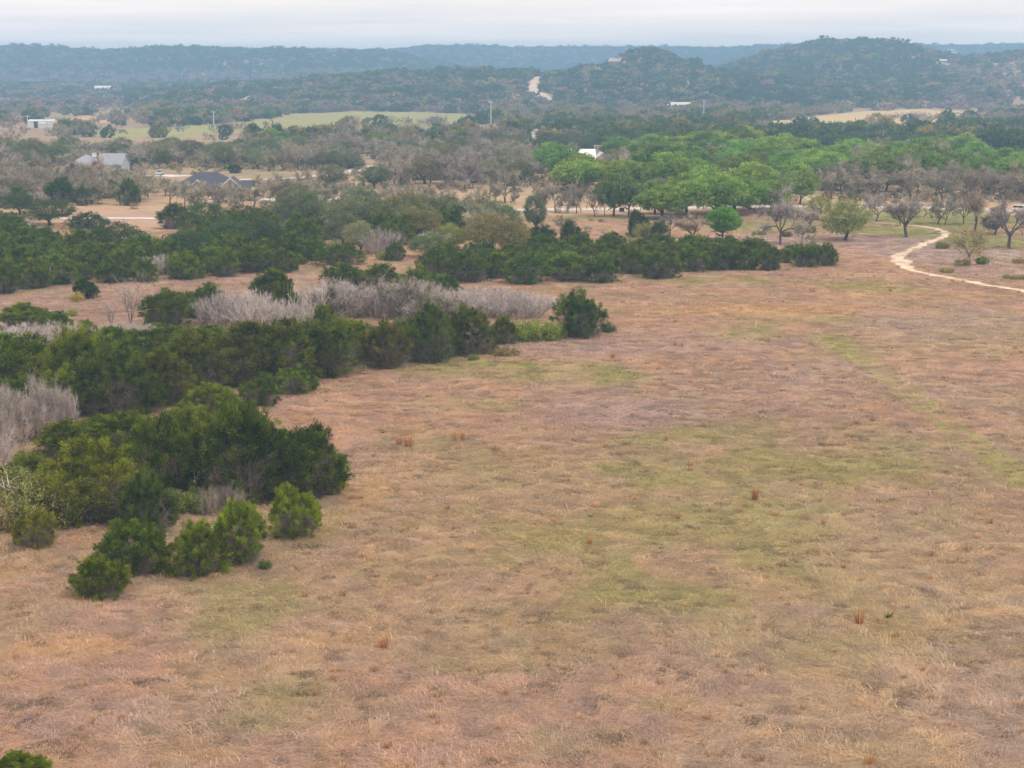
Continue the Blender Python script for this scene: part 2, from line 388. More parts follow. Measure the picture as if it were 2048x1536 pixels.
def NEARK(y): return 0.86 + 0.24 * sstep(250, 420, y)     # near ground darkened: litter, plus tuft shade put into the colour
def build_ground():
    rows = np.geomspace(26, 6400, 740); cols = np.linspace(-1, 1, 420)
    Y = np.repeat(rows[:, None], len(cols), 1); X = cols[None, :] * (Y * 0.52 + 25)
    Z = terrain(X, Y); C = ground_col(X, Y)
    nr, nc = X.shape
    V = np.stack([X, Y, Z], -1).reshape(-1, 3)
    i = np.arange(nr * nc).reshape(nr, nc)
    F = np.stack([i[:-1, :-1], i[:-1, 1:], i[1:, 1:], i[1:, :-1]], -1).reshape(-1, 4)
    me = mesh_np('ground', V, F, M_GROUND, smooth=True)
    a = me.color_attributes.new('col', 'FLOAT_COLOR', 'POINT')
    a.data.foreach_set('color', np.concatenate([C.reshape(-1, 3) * NEARK(Y).reshape(-1, 1), np.ones((nr * nc, 1))], 1).astype(np.float32).ravel())
    tag(link('ground', me), kind='structure')
build_ground()

def ribbon(name, pts, widths, mat, lift=0.03, rag=0.0, seed=1, step=1.5):
    P = [gp(a, b) for a, b in pts]
    xy = np.array([p[:2] for p in P]); seg = np.r_[0, np.cumsum(np.linalg.norm(np.diff(xy, axis=0), axis=1))]
    n = max(2, int(seg[-1] / step)); t = np.linspace(0, seg[-1], n)
    cx = np.interp(t, seg, xy[:, 0]); cyy = np.interp(t, seg, xy[:, 1]); wd = np.interp(t, seg, np.array(widths, float) if np.ndim(widths) else np.full(len(seg), widths))
    for _ in range(max(1, int(8 / step))):
        cx[1:-1] = (cx[:-2] + 2 * cx[1:-1] + cx[2:]) / 4; cyy[1:-1] = (cyy[:-2] + 2 * cyy[1:-1] + cyy[2:]) / 4
    tx = np.gradient(cx); ty = np.gradient(cyy); l = np.hypot(tx, ty); nx, ny = -ty / l, tx / l
    rl = 1 + rag * (fbm(t / 2.5, t * 0 + seed, 40 + seed, 3) - 0.5); rr = 1 + rag * (fbm(t / 2.5, t * 0 + seed + 9, 60 + seed, 3) - 0.5)
    offs = [-0.5 * wd * rl, -0.17 * wd, 0.17 * wd, 0.5 * wd * rr]
    V = []
    for o in offs:
        X = cx + nx * o; Yv = cyy + ny * o; V.append(np.stack([X, Yv, terrain(X, Yv) + lift], -1))
    V = np.stack(V, 1).reshape(-1, 3); i = np.arange(n * 4).reshape(n, 4)
    F = np.stack([i[:-1, :-1], i[:-1, 1:], i[1:, 1:], i[1:, :-1]], -1).reshape(-1, 4)
    o = link(name, mesh_np(name, V, F, mat)); tag(o, kind='structure'); return o, np.stack([cx, cyy], -1), wd

TRAIL_PTS = [(2120, 600), (2048, 583), (1990, 574), (1930, 562), (1870, 551), (1825, 541), (1805, 530), (1798, 519), (1803, 509), (1825, 498), (1855, 486), (1882, 476), (1893, 468), (1886, 461), (1860, 455), (1810, 450), (1735, 443), (1690, 437), (1655, 428), (1640, 420), (1630, 408), (1612, 395), (1590, 390)]
_, TRAIL, TRAILW = ribbon('trail', TRAIL_PTS, [1.9] * 6 + [3.0, 3.2, 2.6] + [2.0] * 5 + [1.5] * 9, M_TRAIL, 0.05, 1.7, 2, 0.6)
_, ROAD, ROADW = ribbon('road', [(620, 384), (650, 394), (690, 402), (740, 408), (800, 414), (860, 419), (930, 421.5), (1000, 421), (1100, 419), (1290, 417), (1420, 415), (1500, 413), (1700, 413), (1850, 415), (1950, 418), (2100, 426)], 7.5, M_ROAD, 0.04, 0.12, 3, 2)
ribbon('driveway', [(402, 404), (440, 402), (505, 397), (550, 399), (600, 403), (660, 405)], 6.0, M_CONC, 0.06, 0.1, 4, 2)
ribbon('driveway', [(480, 359), (520, 359), (560, 358), (610, 355), (650, 350), (700, 344), (745, 333), (790, 326)], 6.5, M_ROAD, 0.05, 0.15, 5, 2)
ribbon('driveway', [(250, 353), (290, 351), (345, 351), (365, 353)], 9.0, M_CONC, 0.05, 0.1, 6, 2)
ribbon('dirt_road', [(70, 437), (210, 436.5), (312, 436.5), (400, 437)], 3.6, M_CONC, 0.05, 0.3, 7, 2)
ribbon('hill_road', [(1079, 154), (1070, 165), (1064, 174), (1070, 184), (1086, 193), (1100, 202)], [8, 11, 13, 12, 13, 8], M_HILLROAD, 0.5, 0.6, 8, 4)
ribbon('hill_clearing', [(797, 157), (830, 156), (862, 158)], [10, 18, 12], M_HILLROAD, 0.5, 0.8, 10, 3)
ribbon('hill_track', [(453, 213), (475, 205), (500, 195), (522, 186)], [5, 9, 8, 6], M_HILLROAD, 0.5, 1.0, 11, 3)
ribbon('footpath', [(1110, 485), (1160, 484), (1190, 486), (1240, 488)], 2.0, M_TRAIL, 0.05, 0.6, 9, 1)

# ------------------------------------------------------------------ tree generators
def unit(v): return v / (np.linalg.norm(v, axis=-1, keepdims=True) + 1e-9)

def blades(c, d, L, W, tint, rng):
    """thin triangles at c pointing along d"""
    n = len(c); r = unit(np.cross(d, rng.normal(size=(n, 3))))
    L = np.broadcast_to(L, n)[:, None]; W = np.broadcast_to(W, n)[:, None]
    v = np.stack([c - r * W / 2, c + r * W / 2, c + d * L], 1).reshape(-1, 3)
    return v, np.arange(n * 3).reshape(-1, 3), np.repeat(tint, 3)

def crown(rng, lobes, nclump, cr, nb, L, W, up=0.5, zmin=0.1, low_keep=1.0, h=1.0, flat=0.8):
    """lobes: (cx,cy,cz,rx,ry,rz). Leaf tufts on clumps spread over the lobes' shells."""
    lob = np.array(lobes); area = lob[:, 3] * lob[:, 5]; pick = rng.choice(len(lob), nclump * 4, p=area / area.sum())
    d = unit(rng.normal(size=(nclump * 4, 3))); l = lob[pick]
    rad = 0.80 + 0.28 * rng.random((len(d), 1))
    p = l[:, :3] + d * l[:, 3:] * rad
    keep = p[:, 2] > zmin
    for q in lob:
        e = np.linalg.norm((p - q[:3]) / q[3:], axis=1); keep &= e > 0.72
    keep &= rng.random(len(p)) < np.where(p[:, 2] < 0.4 * h, low_keep, 1.0)
    idx = np.nonzero(keep)[0][:nclump]; p = p[idx]; o = unit(d[idx] / l[idx, 3:])
    m = len(p); ct = rng.random(m); s = cr * (0.6 + 0.8 * rng.random(m))
    c = np.repeat(p, nb, 0) + rng.normal(size=(m * nb, 3)) * np.repeat(s, nb)[:, None] * 0.5 * np.array([1, 1, flat])
    dd = unit(np.repeat(o, nb, 0) * 0.9 + np.array([0, 0, up]) + rng.normal(size=(m * nb, 3)) * 0.55)
    c = c + np.repeat(o, nb, 0) * (np.repeat(s, nb) * rng.random(m * nb))[:, None] * 0.5
    c[:, 2] = np.maximum(c[:, 2], 0.03)
    t = np.clip(np.repeat(ct, nb) * 0.65 + rng.random(m * nb) * 0.35, 0, 1)
    k = 0.6 + 0.8 * rng.random(m * nb)
    return blades(c, dd, L * k, W * (0.7 + 0.6 * rng.random(m * nb)), t, rng), p, o

def plumes(rng, lobes, n, s0, nb, L, W, up=0.6, zmin=0.1, low_keep=1.0, h=1.0):
    """feathery sprays rising from the shells of the lobes"""
    lob = np.array(lobes); area = lob[:, 3] * lob[:, 5]; pick = rng.choice(len(lob), n * 5, p=area / area.sum())
    d = unit(rng.normal(size=(n * 5, 3))); l = lob[pick]; p = l[:, :3] + d * l[:, 3:] * (0.72 + 0.26 * rng.random((len(d), 1)))
    keep = p[:, 2] > zmin
    for q in lob: keep &= np.linalg.norm((p - q[:3]) / q[3:], axis=1) > 0.66
    keep &= rng.random(len(p)) < np.where(p[:, 2] < 0.4 * h, low_keep, 1.0)
    idx = np.nonzero(keep)[0][:n]; p = p[idx]; o = unit(d[idx] / l[idx, 3:]); m = len(p)
    a = unit(o * 0.75 + np.array([0, 0, up]) + rng.normal(size=(m, 3)) * 0.25); s = s0 * (0.55 + 0.9 * rng.random(m)); ct = rng.random(m)
    u = rng.random(m * nb); A = np.repeat(a, nb, 0); sr = np.repeat(s, nb)
    rad = rng.normal(size=(m * nb, 3)) * (sr * 0.30 * (1 - 0.7 * u))[:, None]
    c = np.repeat(p, nb, 0) + A * (sr * u)[:, None] + rad; c[:, 2] = np.maximum(c[:, 2], 0.03)
    dd = unit(A + unit(rad) * 0.75 + rng.normal(size=c.shape) * 0.35); t = np.clip(np.repeat(ct, nb) * 0.7 + rng.random(len(c)) * 0.3, 0, 1)
    return blades(c, dd, L * (0.6 + 0.8 * rng.random(len(c))), W * (0.7 + 0.6 * rng.random(len(c))), t, rng)

def tubes_np(paths, sides):
    V, F, n = [], [], 0
    for pts, rad in paths:
        k = len(pts); d = np.gradient(pts, axis=0); d = unit(d)
        ref = np.array([0.31, 0.17, 0.93]) if abs(d[0, 2]) < 0.9 else np.array([0.95, 0.2, 0.1])
        u = unit(np.cross(d, ref)); v = np.cross(d, u); a = np.arange(sides) * 2 * np.pi / sides
        ring = pts[:, None] + (u[:, None] * np.cos(a)[None, :, None] + v[:, None] * np.sin(a)[None, :, None]) * rad[:, None, None]
        V.append(ring.reshape(-1, 3)); i = np.arange(k * sides).reshape(k, sides) + n; j = np.roll(i, -1, 1)
        F.append(np.stack([i[:-1], j[:-1], j[1:]], -1).reshape(-1, 3)); F.append(np.stack([i[:-1], j[1:], i[1:]], -1).reshape(-1, 3)); n += k * sides
    return np.concatenate(V), np.concatenate(F)

def wander(rng, p, d, L, n, gnarl, lift=0.0):
    pts = [p]; d = d.copy()
    for i in range(n):
        d = unit(d + rng.normal(size=3) * gnarl + np.array([0, 0, lift])); pts.append(pts[-1] + d * L / n)
    return np.array(pts), d

def skeleton(rng, h, w, th, r0, forks=4, kids=(4, 4, 4), gnarl=0.22, lift=0.06, spread=0.9, lean=0.0):
    """trunk and limbs scaled to height h and spread w; returns paths by level, twig anchor points"""
    lv = [[], [], [], []]
    pts, d = wander(rng, np.zeros(3), unit(np.array([lean, 0.05 * rng.normal(), 1.0])), th, 4, gnarl * 0.5)
    lv[0].append((pts, np.linspace(r0, r0 * 0.72, len(pts)))); tips = []
    def kid(p, d0, level, L, r):
        pts, d = wander(rng, p, d0, L, 5 if level < 3 else 3, gnarl, lift)
        lv[level].append((pts, np.linspace(r, r * 0.45, len(pts))))
        if level == 3:
            tips.append((pts, d)); return
        for k in range(kids[level]):
            t = 0.3 + 0.7 * (k + rng.random() * 0.8) / kids[level]; i = min(int(t * (len(pts) - 1)), len(pts) - 2); f = t * (len(pts) - 1) - i
            q = pts[i] * (1 - f) + pts[i + 1] * f; side = unit(rng.normal(size=3) * np.array([1, 1, 0.6]))
            kid(q, unit(unit(pts[i + 1] - pts[i]) * 0.8 + side * 0.9), level + 1, L * (0.5 + 0.25 * rng.random()), r * 0.5)
    a0 = rng.random() * 6.28
    for k in range(forks):
        a = a0 + k * 6.283 / forks + rng.normal() * 0.35; sp = spread * (0.6 + 0.7 * rng.random())
        kid(pts[-1] if k % 2 == 0 else pts[-2], unit(np.array([math.cos(a) * sp, math.sin(a) * sp, 0.75])), 1, (h - th) * (0.6 + 0.25 * rng.random()), r0 * 0.55)
    allp = np.concatenate([p for l in lv for p, _ in l])
    up = allp[:, 2] > th; kz = (h * 0.93 - th) / (allp[:, 2].max() - th)
    ext = np.percentile(np.linalg.norm(allp[up][:, :2], axis=1), 97); kx = w * 0.46 / ext
    def fix(p):
        q = p.copy(); b = np.clip((q[:, 2] - th * 0.6) / (th * 0.4), 0, 1); m = 1 + (kx - 1) * b
        q[:, 0] *= m; q[:, 1] *= m; q[:, 2] = np.where(q[:, 2] > th, th + (q[:, 2] - th) * kz, q[:, 2]); q[:, 2] = np.maximum(q[:, 2], 0); return q
    lv = [[(fix(p), r) for p, r in l] for l in lv]; tips = [(fix(p), d) for p, d in tips]
    return lv, tips

def limb_mesh(lv, mat, name='trunk'):
    V, F, n = [], [], 0
    for l, s in zip(lv, (7, 5, 4, 3)):
        if not l: continue
        v, f = tubes_np(l, s); V.append(v); F.append(f + n); n += len(v)
    return mesh_np(name, np.concatenate(V), np.concatenate(F), mat, smooth=True)

def twig_mesh(rng, tips, per, L, W, up=0.25, name='bare_crown'):
    P = np.concatenate([p[[1, 2, 3]] for p, d in tips]); D = np.repeat(np.array([d for p, d in tips]), 3, 0)
    t = np.repeat(np.repeat(rng.random(len(tips)), 3), per)
    c = np.repeat(P, per, 0); d = unit(np.repeat(D, per, 0) * 0.6 + np.array([0, 0, up]) + rng.normal(size=c.shape) * 0.65)
    LL = L * (0.5 + rng.random(len(c))); tt = t * 0.6 + rng.random(len(c)) * 0.4
    v, f, ti = blades(c, d, LL, W, tt, rng)
    # second order twigs springing from the first
    c2 = c + d * (LL * (0.3 + 0.6 * rng.random(len(c))))[:, None]; d2 = unit(d + rng.normal(size=d.shape) * 0.8)
    v2, f2, t2 = blades(c2, d2, LL * 0.55, W * 0.7, tt, rng)
    return mesh_np(name, np.concatenate([v, v2]), np.concatenate([f, f2 + len(v)]), M_TWIG, np.concatenate([ti, t2]))

PROTO = {}
def juniper(seed, hero=False, w=4.6, h=3.8, cone=0.0, lobn=6, low=0.75):
    rng = np.random.default_rng(seed); r = w / 2
    lobes = [(0, 0, h * 0.44, r * (0.74 - 0.14 * cone), r * (0.74 - 0.14 * cone), h * 0.46)]
    for k in range(lobn):
        a = k * 6.283 / lobn + rng.normal() * 0.3; rr = r * (0.38 + 0.2 * rng.random()); q = r * (0.34 + 0.2 * rng.random())
        zz = h * (0.24 + (0.28 - 0.12 * cone) * rng.random())
        lobes.append((rr * math.cos(a), rr * math.sin(a), zz, q, q, q * (0.9 + 0.5 * rng.random())))
    for k in range(3):
        a = rng.random() * 6.28; q = r * (0.2 + 0.12 * rng.random())
        lobes.append((r * 0.3 * math.cos(a), r * 0.3 * math.sin(a), h * (0.74 + 0.08 * rng.random()), q, q, q * 1.25))
    n, nb = (340, 84) if hero else (200, 50)
    v, f, t = plumes(rng, lobes, n, 0.52 if hero else 0.62, nb, 0.20 if hero else 0.27, 0.05 if hero else 0.08, zmin=0.10, low_keep=low, h=h)
    me = mesh_np('crown', v, f, M_LEAF, t)
    # grey twigs inside, most of them low down where the foliage is thin
    m = 4400 if hero else 1700
    a = rng.random(m) * 6.283; rr = r * 0.85 * np.sqrt(rng.random(m)); z = h * 0.75 * rng.random(m) ** 1.4
    c = np.stack([rr * np.cos(a) * 0.6, rr * np.sin(a) * 0.6, z * 0.7 + 0.1], -1)
    d = unit(np.stack([np.cos(a), np.sin(a), 0.5 + 0.5 * rng.random(m)], -1) + rng.normal(size=(m, 3)) * 0.5)
    tv, tf, tt = blades(c, d, 0.35 * r * (0.6 + rng.random(m)), 0.022 if hero else 0.035, rng.random(m), rng)
    tw = mesh_np('inner_brush', tv, tf, M_TWIG, tt)
    paths = []
    for k in range(5):
        a = rng.random() * 6.28; b = np.array([0.12 * math.cos(a), 0.12 * math.sin(a), 0.0])
        pts, _ = wander(rng, b, unit(np.array([math.cos(a) * 0.5, math.sin(a) * 0.5, 1.0])), h * 0.62, 5, 0.16); paths.append((pts, np.linspace(0.11, 0.03, len(pts))))
    tv, tf = tubes_np(paths, 5); tk = mesh_np('trunk', tv, tf, M_DARKBARK, smooth=True)
    return dict(parts=[('trunk', tk, 'bark'), ('crown', me, 'leaf'), ('inner_brush', tw, 'twig')], w=w, h=h)

def leafy_oak(seed, w=11.0, h=8.5, dense=1.0, L=0.42, W=0.34, nclump=330, nb=30, cr=0.75, th=2.2):
    rng = np.random.default_rng(seed)
    lv, tips = skeleton(rng, h * 0.9, w * 0.85, th, 0.34, forks=5, kids=(3, 3, 2), spread=1.0)
    r = w / 2; lobes = []
    for k in range(9):
        a = k * 6.283 / 9 * 2.4 + rng.normal() * 0.3; q = r * (0.30 + 0.16 * rng.random()); rr = (r - q) * (0.45 + 0.6 * rng.random())
        lobes.append((rr * math.cos(a), rr * math.sin(a), h * (0.46 + 0.22 * rng.random()), q, q, q * 0.72))
    lobes.append((0, 0, h * 0.66, r * 0.5, r * 0.5, h * 0.30))
    (v, f, t), p, o = crown(rng, lobes, int(nclump * dense), cr, nb, L, W, up=0.15, zmin=h * 0.26, h=h, flat=0.65)
    return dict(parts=[('trunk', limb_mesh(lv[:3], M_DARKBARK), 'bark'), ('crown', mesh_np('crown', v, f, M_OAK, t), 'leaf')], w=w, h=h)

def bare_oak(seed, w=9.0, h=7.5, th=1.9, forks=4, per=7, TW=0.10, leaf=0, gnarl=0.24, lift=0.05, spread=0.95, lean=0.0, r0=0.26):
    rng = np.random.default_rng(seed)
    lv, tips = skeleton(rng, h, w, th, r0, forks=forks, kids=(4, 4, 3), gnarl=gnarl, lift=lift, spread=spread, lean=lean)
    parts = [('trunk', limb_mesh(lv, M_BARK), 'bark'), ('bare_crown', twig_mesh(rng, tips, per + 6 if TW > .06 else per, 1.05, TW), 'twig')]
    if leaf:
        P = np.concatenate([p[1:] for p, d in tips]); c = np.repeat(P, leaf, 0); c = c + rng.normal(size=c.shape) * 0.38
        d = unit(rng.normal(size=c.shape) + np.array([0, 0, 0.4])); v, f, t = blades(c, d, 0.22 * (0.6 + 0.8 * rng.random(len(c))), 0.13, rng.random(len(c)), rng)
        parts.append(('leaf_crown', mesh_np('leaf_crown', v, f, M_LEAF, t), 'leaf'))
    return dict(parts=parts, w=w, h=h)

def brush(seed, w=6.0, h=3.2, stems=110, leaf=0, tw=44, tww=0.034, sr=0.022):
    """many thin grey stems rising from the ground"""
    rng = np.random.default_rng(seed); paths = []; C = []; D = []; T = []
    for k in range(stems):
        a = rng.random() * 6.283; rr = w * 0.42 * math.sqrt(rng.random()); b = np.array([rr * math.cos(a), rr * math.sin(a), 0])
        hh = h * (0.62 + 0.38 * rng.random()) * (1 - 0.45 * (rr / (w * 0.5)) ** 2)
        pts, d = wander(rng, b, unit(np.array([math.cos(a) * 0.7 * rr / w * 2, math.sin(a) * 0.7 * rr / w * 2, 1.0])), hh, 5, 0.2, 0.03)
        paths.append((pts, np.linspace(sr, sr * .35, 6)))
        q = rng.random(tw) ** 0.7 * 4.6 + 0.4; i = np.minimum(q.astype(int), 4); fr = (q - i)[:, None]
        C.append(pts[i] * (1 - fr) + pts[i + 1] * fr); D.append(np.repeat(d[None], tw, 0)); T.append(np.full(tw, rng.random()))
    C = np.concatenate(C); D = unit(np.concatenate(D) * 0.7 + np.array([0, 0, 0.45]) + rng.normal(size=C.shape) * 0.65); T = np.concatenate(T) * 0.5 + rng.random(len(C)) * 0.5
    v, f, t = blades(C, D, 0.55 * (0.5 + rng.random(len(C))), tww, T, rng)
    sv, sf = tubes_np(paths, 3)
    parts = [('stem_cluster', mesh_np('stem_cluster', sv, sf, M_TWIG, np.full(len(sv), 0.5)), 'twig'), ('bare_crown', mesh_np('bare_crown', v, f, M_TWIG, t), 'twig')]
    if leaf:
        c = np.repeat(C, leaf, 0) + rng.normal(size=(len(C) * leaf, 3)) * 0.2; c[:, 2] = np.maximum(c[:, 2], 0.05)
        d = unit(rng.normal(size=c.shape) + np.array([0, 0, 0.6])); v, f, t = blades(c, d, 0.18, 0.09, rng.random(len(c)), rng)
        parts.append(('leaf_crown', mesh_np('leaf_crown', v, f, M_LEAF, t), 'leaf'))
    return dict(parts=parts, w=w, h=h)

def snag(seed, w=4.0, h=5.0, kids=(2, 2, 1), forks=3):
    rng = np.random.default_rng(seed)
    lv, tips = skeleton(rng, h, w, h * 0.3, 0.12, forks=forks, kids=kids, gnarl=0.34, lift=0.02, spread=0.9)
    return dict(parts=[('trunk', limb_mesh(lv, M_DEADWOOD), 'bark')], w=w, h=h)

PROTO['HJ'] = [juniper(10 + i, True, w=4.6 + 0.3 * i, h=3.6 + 0.15 * i, cone=(i % 3) * 0.5, lobn=5 + i % 3, low=0.36 + 0.14 * (i % 3)) for i in range(6)]
PROTO['J'] = [juniper(30 + i, False, w=5.2, h=3.8, cone=(i % 3) * 0.4, lobn=5 + i % 4, low=0.36 + 0.12 * (i % 4)) for i in range(8)]
PROTO['G'] = [leafy_oak(50 + i, w=11, h=8.5) for i in range(6)]
PROTO['K'] = [leafy_oak(60 + i, w=10, h=7.0, L=0.3, W=0.16, nclump=380, nb=24, cr=0.7, th=1.7) for i in range(4)]
PROTO['B'] = [bare_oak(70 + i, forks=3 + i % 3, gnarl=0.2 + 0.04 * (i % 4), r0=0.24) for i in range(7)]
PROTO['Y'] = [bare_oak(90 + i, forks=4 + i % 2, leaf=6, per=5) for i in range(5)]
PROTO['T'] = [bare_oak(110 + i, w=6.5, h=9.0, th=2.6, forks=4, spread=0.6, lift=0.12, gnarl=0.16, per=5, TW=0.075) for i in range(3)]
PROTO['L'] = [brush(120 + i) for i in range(5)]
PROTO['LH'] = [brush(160 + i, stems=90, tw=150, tww=0.017, sr=0.016) for i in range(3)]
PROTO['BH'] = [bare_oak(165 + i, w=7, h=6, th=1.2, forks=5, per=13, TW=0.035, r0=0.16) for i in range(2)]
PROTO['PL'] = [bare_oak(170 + i, w=5.5, h=5.5, th=1.5, forks=5, spread=.75, leaf=5, TW=.04, per=4, r0=.12) for i in range(2)]
PROTO['S'] = [brush(130 + i, w=2.2, h=1.3, stems=34, leaf=5, tw=14) for i in range(3)]
PROTO['M'] = [brush(135 + i, w=5.0, h=3.2, stems=80, leaf=8, tw=30, tww=.02, sr=.014) for i in range(3)]
PROTO['D'] = [snag(140 + i) for i in range(4)]
PROTO['P'] = [bare_oak(150 + i, w=4.5, h=6.0, th=1.2, forks=3, spread=0.45, lift=0.10, gnarl=0.12, per=2, r0=0.10, TW=0.045) for i in range(2)]

DEFCOL = dict(HJ=(0.062, 0.098, 0.016), J=(0.052, 0.088, 0.020), G=(0.108, 0.182, 0.032), K=(0.12, 0.125, 0.06), B=(0.21, 0.188, 0.145), Y=(0.22, 0.2, 0.145), T=(0.20, 0.182, 0.152), L=(0.33, 0.295, 0.28), LH=(0.29, 0.255, 0.24), BH=(0.28, 0.25, 0.225), S=(0.13, 0.16, 0.05), M=(0.11, 0.13, 0.05), D=(1, 1, 1), P=(0.26, 0.22, 0.2), PL=(0.2, 0.17, 0.12))
TWIGCOL = dict(HJ=(0.21, 0.18, 0.165), J=(0.20, 0.175, 0.16), S=(0.2, 0.17, 0.13), M=(0.24, 0.21, 0.18))
LEAFCOL = dict(Y=(0.15, 0.165, 0.07))
NAMES = dict(HJ='juniper_tree', J='juniper_tree', G='green_oak_tree', K='live_oak_tree', B='bare_oak_tree', Y='budding_oak_tree', T='bare_tree', L='bare_thicket', LH='bare_thicket', BH='bare_oak_tree', PL='budding_oak_tree', S='shrub', M='shrub', D='dead_tree', P='bare_sapling')
CATS = dict(L='thicket', LH='thicket', S='shrub', M='shrub')
rnd = random.Random(7)
PLACED = []
def plant(kind, loc, wid, hei, label, group=None, col=None, twig=None, var=None, rz=None, name=None, jit=0.16):
    pr = PROTO[kind][(var if var is not None else rnd.randrange(100)) % len(PROTO[kind])]
    r = root(name or NAMES[kind], (float(loc[0]), float(loc[1]), float(loc[2]) - 0.03), rz if rz is not None else rnd.random() * 6.283, label, CATS.get(kind, 'tree'), group)
    r.scale = (wid / pr['w'], wid / pr['w'], hei / pr['h'])
    c0 = col or LEAFCOL.get(kind) or DEFCOL[kind]; t0 = twig or (TWIGCOL.get(kind) or DEFCOL[kind])
    k = 1 + rnd.uniform(-jit, jit); hsh = rnd.uniform(-jit, jit) * 0.6
    rk = 1.0 if kind == 'S' else ((1.0 if kind in ('HJ', 'J') else 0.88) if c0[0] > c0[1] * 0.72 else 1.04)
    k *= 0.98 if kind in ('HJ', 'J') else 1.0
    bk = 0.65 if kind in ('HJ', 'J') else 1.0
    lc = (c0[0] * k * rk * (1 + hsh), c0[1] * k, c0[2] * k * bk * (1 - hsh), 1); k2 = 1 + rnd.uniform(-jit, jit) * 0.8
    tcl = (t0[0] * k2, t0[1] * k2, t0[2] * k2, 1)
    for nm, me, src in pr['parts']:
        o = link(nm, me, r); o.color = lc if src == 'leaf' else (tuple(c * .42 for c in tcl[:3]) + (1,) if nm == 'stem_cluster' else tcl)
    PLACED.append((loc[0], loc[1], wid * 0.5)); return r

def tree(kind, px, base, top, wpx, label, group=None, **kw):
    """place by what the photo shows: foot row, top row, width; shrubs reach the ground, so their centre stands behind the foot row"""
    p = gp(px, base); wid = wpx * mpp(p)
    if kind in ('HJ', 'J', 'L', 'LH', 'S', 'M'):
        q = p[:2] * (1 + 0.40 * wid / p[1]); p = np.array([q[0], q[1], float(terrain(q[0], q[1]))])
    h = zat(p, top) * (0.95 if kind in ('HJ', 'J') else 1.0)
    return plant(kind, p, wid, max(h, 0.4), label, group, **kw)

def fill(poly, spacing, kinds, size, hrange, labels, seed, group, keep=None, minclear=0.5, cols={}, jit=0.2):
    """trees standing in a stretch of woodland, spacing in metres; kinds: {kind: weight}"""
    P = gpoly(poly); xs = [p[0] for p in P]; ys = [p[1] for p in P]; r = np.random.default_rng(seed)
    nx = int((max(xs) - min(xs)) / spacing) + 1; ny = int((max(ys) - min(ys)) / spacing) + 1
    ks = list(kinds); wt = np.array([kinds[k] for k in ks], float); wt /= wt.sum(); out = []
    for j in range(ny):
        for i in range(nx):
            x = min(xs) + (i + 0.5 + (0.25 if j % 2 else -0.25) + r.uniform(-0.38, 0.38)) * spacing; y = min(ys) + (j + 0.5 + r.uniform(-0.38, 0.38)) * spacing
            if not inpoly(np.array([x]), np.array([y]), P)[0]: continue
            if keep is not None and not keep(x, y): continue
            k = ks[r.choice(len(ks), p=wt)]; s = r.uniform(*size[k] if isinstance(size, dict) else size); h = s * r.uniform(*hrange[k] if isinstance(hrange, dict) else hrange)
            if any((x - a) ** 2 + (y - b) ** 2 < (minclear * (c + s * 0.5)) ** 2 for a, b, c in PLACED[-4000:]): continue
            lb = labels[k] if isinstance(labels, dict) else labels
            out.append((plant(k, (x, y, float(terrain(x, y))), s, h, lb, group + (' (%s)' % NAMES[k].replace('_', ' ')), col=cols.get(k), jit=jit), x / y, y, s, k, lb))
    def third(vals, v, names):
        q = np.quantile(vals, [1 / 3, 2 / 3]); return names[0] if v <= q[0] else names[2] if v > q[1] else names[1]
    for o, a, y, s, k, lb in out:
        size_ = third([q[3] for q in out if q[4] == k], s, ('small', 'mid-sized', 'large'))
        o['label'] = '%s %s, %s %s' % (size_, lb, third([q[2] for q in out], y, ('front', 'middle', 'back')), third([q[1] for q in out], a, ('left', 'centre', 'right')))
    return out

# ------------------------------------------------------------------ trees one can point to
ORD = ['first', 'second', 'third', 'fourth', 'fifth', 'sixth', 'seventh', 'eighth', 'ninth', 'tenth', 'eleventh', 'twelfth', 'thirteenth', 'fourteenth', 'fifteenth', 'sixteenth', 'seventeenth', 'eighteenth', 'nineteenth', 'twentieth', 'twenty-first', 'twenty-second', 'twenty-third', 'twenty-fourth', 'twenty-fifth', 'twenty-sixth']
YG = (0.105, 0.135, 0.020); DK = (0.038, 0.066, 0.020); GREY = (0.20, 0.182, 0.155); BRN = (0.23, 0.185, 0.145)
LIME = (0.12, 0.165, 0.03); OLIVE = (0.175, 0.15, 0.055)
T = tree
# foreground thicket
T('HJ', 205, 1203, 1116, 112, 'small round juniper standing alone in front of the nearest thicket', var=0, col=(0.072, 0.115, 0.016))
T('HJ', 262, 1162, 1042, 152, 'wide dark juniper just behind the small round front one', var=1)
T('HJ', 395, 1159, 1046, 132, 'middle juniper of the front row, mixed yellow-green tips', var=2, col=(0.078, 0.105, 0.014))
T('HJ', 482, 1138, 1002, 122, 'tall bright green rounded juniper in the front row', var=3, col=(0.085, 0.128, 0.014))
T('HJ', 592, 1087, 977, 120, 'peaked bright juniper with bare grey lower middle, right of the front row', var=4, col=(0.08, 0.125, 0.014))
T('HJ', 75, 1102, 1020, 92, 'yellow-green juniper bush at the left photo edge', var=5, col=(0.105, 0.13, 0.022))
T('HJ', 48, 1585, 1510, 120, 'juniper tip cut off by the bottom left corner of the photo', var=0, col=(0.08, 0.125, 0.016))
T('HJ', 612, 1008, 852, 170, 'big dark juniper at the right end of the nearest thicket', var=1, col=DK)
T('HJ', 490, 1020, 806, 215, 'tallest broad dark juniper in the middle of the nearest thicket', var=2, col=(0.048, 0.075, 0.018))
T('HJ', 350, 1000, 822, 190, 'broad grey-green juniper left of the tallest one in the nearest thicket', var=3, col=(0.055, 0.085, 0.018))
T('HJ', 190, 1060, 895, 250, 'flat-topped wide juniper with bright crown and bare grey underside', var=4, col=(0.088, 0.118, 0.018))
